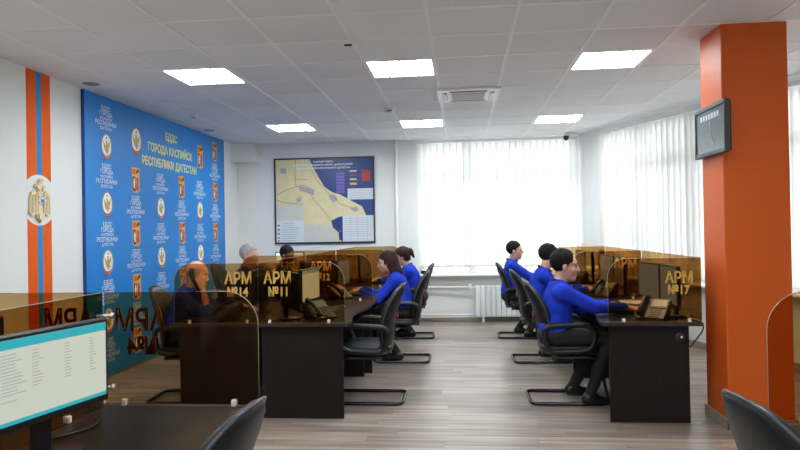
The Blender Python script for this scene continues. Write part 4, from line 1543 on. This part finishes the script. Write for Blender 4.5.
def person(label, loc, rz, lean=0.14, Lt=0.42, head=(0, 0.1, 0), hoff=(0.05, 0, 0.145), wr=(0.53, -0.13, 0.80), wl=(0.53, 0.13, 0.80),
           pole_r=(-0.1, -0.6, -1), pole_l=(-0.1, 0.6, -1), hand_r=((1, 0.1, -0.1), (0, 0, -1)), hand_l=((1, -0.1, -0.1), (0, 0, -1)),
           hair='short', hairc='black', skin='tan', top=SWEATER, female=False, hs=1.0, ankle=(0.22, 0.10), vox=0.0055, shirt=None, hip=0.575, curl_r=(0.35, 0.45, 0.35), sleeve=0.0, w=1.0):
    P = np.array((0.0, 0.0, hip))
    s = np.array((math.sin(lean), 0.0, math.cos(lean)))
    N = P + s * Lt
    HC = N + np.array(hoff)
    H = rotm(*head)
    def hp(x, y, z):
        return HC + H @ (np.array((x, y, z)) * hs)
    sw = (0.158 if female else 0.178) * w
    SR, SL = N - s * 0.055 + np.array((0.01, -sw, 0)), N - s * 0.055 + np.array((0.01, sw, 0))
    ER, WR = ik(SR, wr, 0.29, 0.255, pole_r)
    EL, WL = ik(SL, wl, 0.29, 0.255, pole_l)
    HR, HL = P + np.array((0.02, -0.095, -0.01)), P + np.array((0.02, 0.095, -0.01))
    KR, KL = P + np.array((0.43, -0.115, -0.03)), P + np.array((0.42, 0.115, -0.03))
    AR, AL = np.array((ankle[0], -0.12, 0.095)), np.array((ankle[1], 0.12, 0.11))
    Rl = np.array(Matrix.Rotation(lean, 3, 'Y'))
    f = 0.92 if female else 1.0

    def torso(sd, g):
        sd.ell(P + s * 0.06, ((0.132 * f + g) * w, (0.168 + g) * w, 0.15 + g), Rl, 0.03)
        sd.ell(P + s * 0.25 + np.array((0.005, 0, 0)), ((0.122 * f + g) * w, (0.165 * f + g) * w, 0.185 + g), Rl, 0.05)
        sd.cap(SR + s * 0.0, SL + s * 0.0, 0.064 * f + g, 0.064 * f + g, 0.05)
        sd.cap(N - s * 0.02 + np.array((-0.005, -0.055, 0)), N - s * 0.02 + np.array((-0.005, 0.055, 0)), 0.052 * f + g, 0.052 * f + g, 0.04)
        if female:
            for y in (-0.07, 0.07):
                sd.ell(P + s * 0.27 + np.array((0.095, y, 0)), (0.05 + g, 0.06 + g, 0.058 + g), None, 0.04)

    def arms(sd, g):
        for S_, E_, W_ in ((SR, ER, WR), (SL, EL, WL)):
            sd.cap(S_, E_, 0.056 * f + g, 0.043 * f + g, 0.03)
            sd.cap(E_, W_, 0.043 * f + g, 0.029 * f + g, 0.02)

    def legs(sd, g):
        sd.ell(P + np.array((0, 0, -0.015)), (0.135 + g, 0.172 + g, 0.105 + g), None, 0.03)
        for H_, K_, A_ in ((HR, KR, AR), (HL, KL, AL)):
            sd.cap(H_, K_, 0.080 + g, 0.058 + g, 0.04)
            sd.cap(K_, A_, 0.056 + g, 0.040 + g, 0.03)

    b = SDF()
    torso(b, -0.010)
    arms(b, -0.009)
    legs(b, -0.010)
    b.cap(N - s * 0.04, hp(-0.02, 0, -0.065), 0.056 * f, 0.052 * f, 0.02)
    # head
    b.ell(hp(-0.014, 0, 0.032), np.array((0.096, 0.076, 0.088)) * hs, H, 0.02)
    b.ell(hp(0.026, 0, -0.030), np.array((0.066, 0.062, 0.086)) * hs, H, 0.03)
    b.ell(hp(0.060, 0, -0.094), np.array((0.028, 0.030, 0.022)) * hs, H, 0.025)
    for y in (-1, 1):
        b.cap(hp(0.078, 0.015 * y, 0.028), hp(0.064, 0.045 * y, 0.026), 0.010 * hs, 0.010 * hs, 0.015)
        b.ell(hp(0.097, 0.032 * y, 0.006), np.array((0.017, 0.015, 0.011)) * hs, H, 0.012, True)
        b.ell(hp(0.050, 0.045 * y, -0.028), np.array((0.028, 0.020, 0.022)) * hs, H, 0.02)
        b.ell(hp(-0.008, 0.078 * y, -0.008), np.array((0.019, 0.008, 0.031)) * hs, H, 0.006)
    b.cap(hp(0.086, 0, 0.014), hp(0.106, 0, -0.026), 0.008 * hs, 0.0125 * hs, 0.012)
    b.cap(hp(0.094, -0.009, -0.031), hp(0.094, 0.009, -0.031), 0.009 * hs, 0.009 * hs, 0.006)
    b.cap(hp(0.088, -0.013, -0.058), hp(0.088, 0.013, -0.058), 0.0075 * hs, 0.0075 * hs, 0.006)
    b.cap(hp(0.085, -0.012, -0.070), hp(0.085, 0.012, -0.070), 0.0078 * hs, 0.0078 * hs, 0.006)
    # hands and feet
    hand(b, WR, hand_r[0], hand_r[1], 1, curl_r, f * 0.98)
    hand(b, WL, hand_l[0], hand_l[1], -1, (0.35, 0.45, 0.35), f * 0.98)
    for A_ in (AR, AL):
        b.cap(A_ + np.array((-0.02, 0, -0.05)), A_ + np.array((0.13, 0, -0.062)), 0.030, 0.024, 0.03)
    body = link('person', b.mesh('person', vox, SKINS[skin]))
    body.location, body.rotation_euler = loc, (0, 0, rz)
    tag(body, label, 'person')

    def wrinkle(F, X, Y, Z):
        return F + 0.0028 * np.sin(26 * X + 14 * np.sin(9 * Y) + 31 * Z) * np.sin(21 * Y - 17 * Z + 9 * X)
    c = SDF()
    torso(c, 0.006)
    arms(c, 0.008)
    # cut the cloth clear of wrist and neck
    for W_, E_ in ((WR, ER), (WL, EL)):
        u = (W_ - E_) / np.linalg.norm(W_ - E_)
        c.ell(W_ + u * 0.028, (0.045, 0.045, 0.045), None, 0.004, True)
        for q in range(int(sleeve / 0.03)):
            c.ell(W_ - u * 0.03 * q, (0.06, 0.06, 0.06), None, 0.003, True)
    c.ell(N + np.array((0.018, 0, 0.062)), (0.068 * f, 0.066 * f, 0.062), None, 0.008, True)
    link('sweater', c.mesh('sweater', 0.0085, top, wrinkle), body)
    l_ = SDF()
    legs(l_, 0.004)
    for A_ in (AR, AL):
        l_.ell(A_ + np.array((0.0, 0, -0.075)), (0.08, 0.08, 0.045), None, 0.004, True)
    link('trousers', l_.mesh('trousers', 0.010, TROUS, wrinkle), body)
    for A_ in (AR, AL):
        f_ = SDF()
        f_.cap(A_ + np.array((-0.03, 0, -0.045)), A_ + np.array((0.14, 0, -0.058)), 0.042, 0.034, 0.02)
        f_.cap(A_ + np.array((-0.01, 0, -0.02)), A_ + np.array((0.03, 0, -0.03)), 0.044, 0.040, 0.03)
        zs = A_[2] - 0.094
        link('shoe', f_.mesh('shoe', 0.008, SHOE, lambda F, X, Y, Z: np.maximum(F, zs - Z + 0.001)), body)
    # collar
    ring = []
    for k in range(24):
        q = 2 * PI * k / 24
        v = Rl @ np.array((0.070 * f * math.cos(q), 0.070 * f * math.sin(q), 0.0 + 0.012 * math.cos(q) * -1))
        ring.append(tuple(N + s * 0.020 + np.array((0.010, 0, 0)) + v))
    MB().tube(ring, 0.013, 8, True).build('collar', shirt or COLLAR, body, True)
    # eyes and mouth
    for y in (-1, 1):
        e = MB()
        pr = [(0.0095 * math.sin(PI * k / 6) + 1e-4, -0.0095 * math.cos(PI * k / 6)) for k in range(7)]
        e.lathe(pr, 10, tuple(hp(0.078, 0.032 * y, 0.006)))
        e.build('eye', EYE, body, True)
    MB().tube([tuple(hp(0.0935, -0.020, -0.0655)), tuple(hp(0.0965, 0, -0.064)), tuple(hp(0.0935, 0.020, -0.0655))], 0.0036, 6).build('lips', LIPS, body, True)
    for y in (-1, 1):
        MB().tube([tuple(hp(0.088, 0.014 * y, 0.030)), tuple(hp(0.085, 0.032 * y, 0.035)), tuple(hp(0.070, 0.052 * y, 0.029))], [0.0026, 0.003, 0.002], 6).build('eyebrow', HAIRS[hairc], body, True)
    # hair
    g = SDF()
    def local(X, Y, Z):
        px, py, pz = (X - HC[0]) / hs, (Y - HC[1]) / hs, (Z - HC[2]) / hs
        return [px * H[0, j] + py * H[1, j] + pz * H[2, j] for j in range(3)]
    if hair == 'bald':
        g.ell(hp(-0.014, 0, 0.030), np.array((0.100, 0.080, 0.088)) * hs, H, 0.01)
        def cut(F, X, Y, Z):
            x, y, z = local(X, Y, Z)
            return np.maximum(F, np.maximum(np.maximum(x - 0.02, -0.055 - z), z - 0.045 - 0.25 * x))
    else:
        th = 0.0055 if hair in ('short', 'receding', 'crop') else 0.011
        g.ell(hp(-0.016, 0, 0.034), np.array((0.097 + th, 0.077 + th, 0.089 + th)) * hs, H, 0.01)
        x0, zb, zt, xf = {'short': (0.022, -0.066, 0.062, 0.2), 'receding': (0.012, -0.066, 0.060, 0.050), 'crop': (0.018, -0.060, 0.070, 0.2), 'long': (0.020, -0.13, 0.060, 0.2), 'bun': (0.015, -0.075, 0.062, 0.2)}[hair]
        if hair == 'long':
            g.cap(hp(-0.045, 0, 0.0), hp(-0.085, 0, -0.12), 0.082 * hs, 0.062, 0.03)
            g.cap(hp(-0.085, 0, -0.12), hp(-0.115, 0.0, -0.25), 0.066, 0.045, 0.03)
            g.cap(hp(-0.03, -0.055, -0.02), hp(-0.055, -0.07, -0.20), 0.034, 0.022, 0.02)
            g.cap(hp(-0.03, 0.055, -0.02), hp(-0.055, 0.07, -0.20), 0.034, 0.022, 0.02)
            g.ell(hp(0.055, 0, -0.055), np.array((0.060, 0.072, 0.105)) * hs, H, 0.008, True)
        elif hair == 'bun':
            g.cap(hp(-0.055, 0, -0.01), hp(-0.060, 0, -0.06), 0.062 * hs, 0.050 * hs, 0.02)
        g.ell(hp(-0.026, 0, 0.048), np.array((0.088 + th, 0.074 + th, 0.082 + th)) * hs, H, 0.02)
        if hair == 'bun':
            g.ell(hp(-0.125, 0, 0.045), (0.042, 0.044, 0.046), None, 0.012)
            g.cap(hp(-0.14, 0, 0.03), hp(-0.155, 0, -0.04), 0.026, 0.014, 0.012)
        def cut(F, X, Y, Z):
            x, y, z = local(X, Y, Z)
            jag = 0.003 * np.sin(160 * y + 60 * z) * np.sin(110 * x + 50 * y)
            if hair == 'long':
                back = x - 0.030 + 0 * z
            else:
                back = np.maximum(x - (0.012 + 0.42 * np.minimum(z, 0.02)), zb - z)
            topc = np.maximum((zt - 0.045) + 0.72 * (x - 0.010) - z, x - xf)
            return np.maximum(F + 0.002 * np.sin(95 * x + 60 * y) * np.sin(40 * z + 90 * y), np.minimum(back, topc) + jag)
    link('hair', g.mesh('hair', 0.0045, HAIRS[hairc], cut), body)
    return body, HC, H, WR, WL


person('man in blue sweater with receding dark hair typing behind screen number 17', (0.765, 5.53, 0), 0, lean=0.10, Lt=0.415, head=(-0.05, 0.10, 0), hoff=(0.055, 0, 0.150),
       wr=(0.56, -0.14, 0.805), wl=(0.50, 0.12, 0.805), hair='receding', hs=1.08, ankle=(0.26, 0.16), vox=0.005)
person('man in blue sweater seated between two other men in the single row', (0.80, 7.20, 0), 0, lean=0.20, Lt=0.43, head=(0.25, 0.15, 0), hoff=(0.07, 0, 0.150), hair='short', hs=1.05, vox=0.0065)
person('man in blue sweater with cropped dark hair sitting upright by the back window', (0.655, 8.82, 0), -0.04, lean=0.02, Lt=0.44, head=(-0.1, 0.02, 0), hoff=(0.05, 0, 0.145), wr=(0.5, -0.12, 0.81), wl=(0.5, 0.12, 0.81), hair='crop', hs=1.0, vox=0.0065)
person('woman in blue sweater with long loose dark hair typing', (-0.63, 7.22, 0), PI, lean=0.30, Lt=0.405, head=(0.0, 0.16, 0), hoff=(0.085, 0, 0.140), wr=(0.53, -0.12, 0.805), wl=(0.50, 0.10, 0.805),
       hair='long', hairc='brown', female=True, hs=1.0, vox=0.0055)
person('woman in blue sweater with dark hair tied up in a bun', (-0.60, 8.78, 0), PI, lean=0.32, Lt=0.405, head=(0.0, 0.22, 0), hoff=(0.085, 0, 0.140), hair='bun', hairc='brown', female=True, hs=1.0, vox=0.0065)
bald = person('bald man in dark blue sweater holding a telephone handset to his ear', (-2.53, 5.56, 0), 0.03, lean=0.28, Lt=0.395, head=(-0.22, 0.16, 0), hoff=(0.075, 0, 0.135), wr=(0.275, -0.125, 0.985), wl=(0.55, 0.10, 0.805),
              pole_r=(0.75, -0.25, -1), hand_r=((-0.25, 0.10, 1.0), (-0.55, 0.85, 0)), curl_r=(0.75, 0.8, 0.5), hair='bald', hairc='grey', skin='rosy', hs=1.05, vox=0.005, sleeve=0.15)
person('grey-haired man in a navy jacket beside the far desk row', (-2.49, 7.20, 0), 0.0, lean=0.06, Lt=0.475, head=(-0.25, 0.05, 0), hoff=(0.045, 0, 0.148), wr=(0.48, -0.14, 0.81), wl=(0.48, 0.14, 0.81),
       hair='crop', hairc='grey', skin='rosy', top=NAVY, shirt=SHIRT, hs=1.04, vox=0.0065)
person('dark-haired person bent over a desk in front of the white-screened monitor', (-2.59, 8.80, 0), 0.05, lean=0.26, Lt=0.44, head=(-0.30, 0.25, 0), hoff=(0.06, 0, 0.14), wr=(0.52, -0.14, 0.81), wl=(0.52, 0.12, 0.81), hair='short', hs=1.03, vox=0.0065)

# telephone handset at the bald man's ear
body, HC, H, WR, WL = bald
M = body.matrix_basis
t = thing('telephone_handset', 'black telephone handset held to the ear of the bald man', 'handset', tuple(M @ Vector(HC)), 0.03)
def hloc(x, y, z):
    v = H @ (np.array((x, y, z)) * 1.05)
    return tuple(v)
MB().tube([hloc(-0.005, -0.088, 0.045), hloc(0.0, -0.107, 0.03), hloc(0.045, -0.117, -0.03), hloc(0.088, -0.100, -0.088), hloc(0.096, -0.082, -0.095)], [0.026, 0.024, 0.018, 0.022, 0.024], 12).build('grip', BLACK_PL, t, True)
MB().tube([hloc(-0.005, -0.094, 0.042), hloc(-0.005, -0.084, 0.040)], 0.027, 14).build('earpiece', BLACK_PL, t, True)
MB().tube([hloc(0.098, -0.086, -0.092), hloc(0.096, -0.074, -0.088)], 0.025, 14).build('mouthpiece', BLACK_PL, t, True)
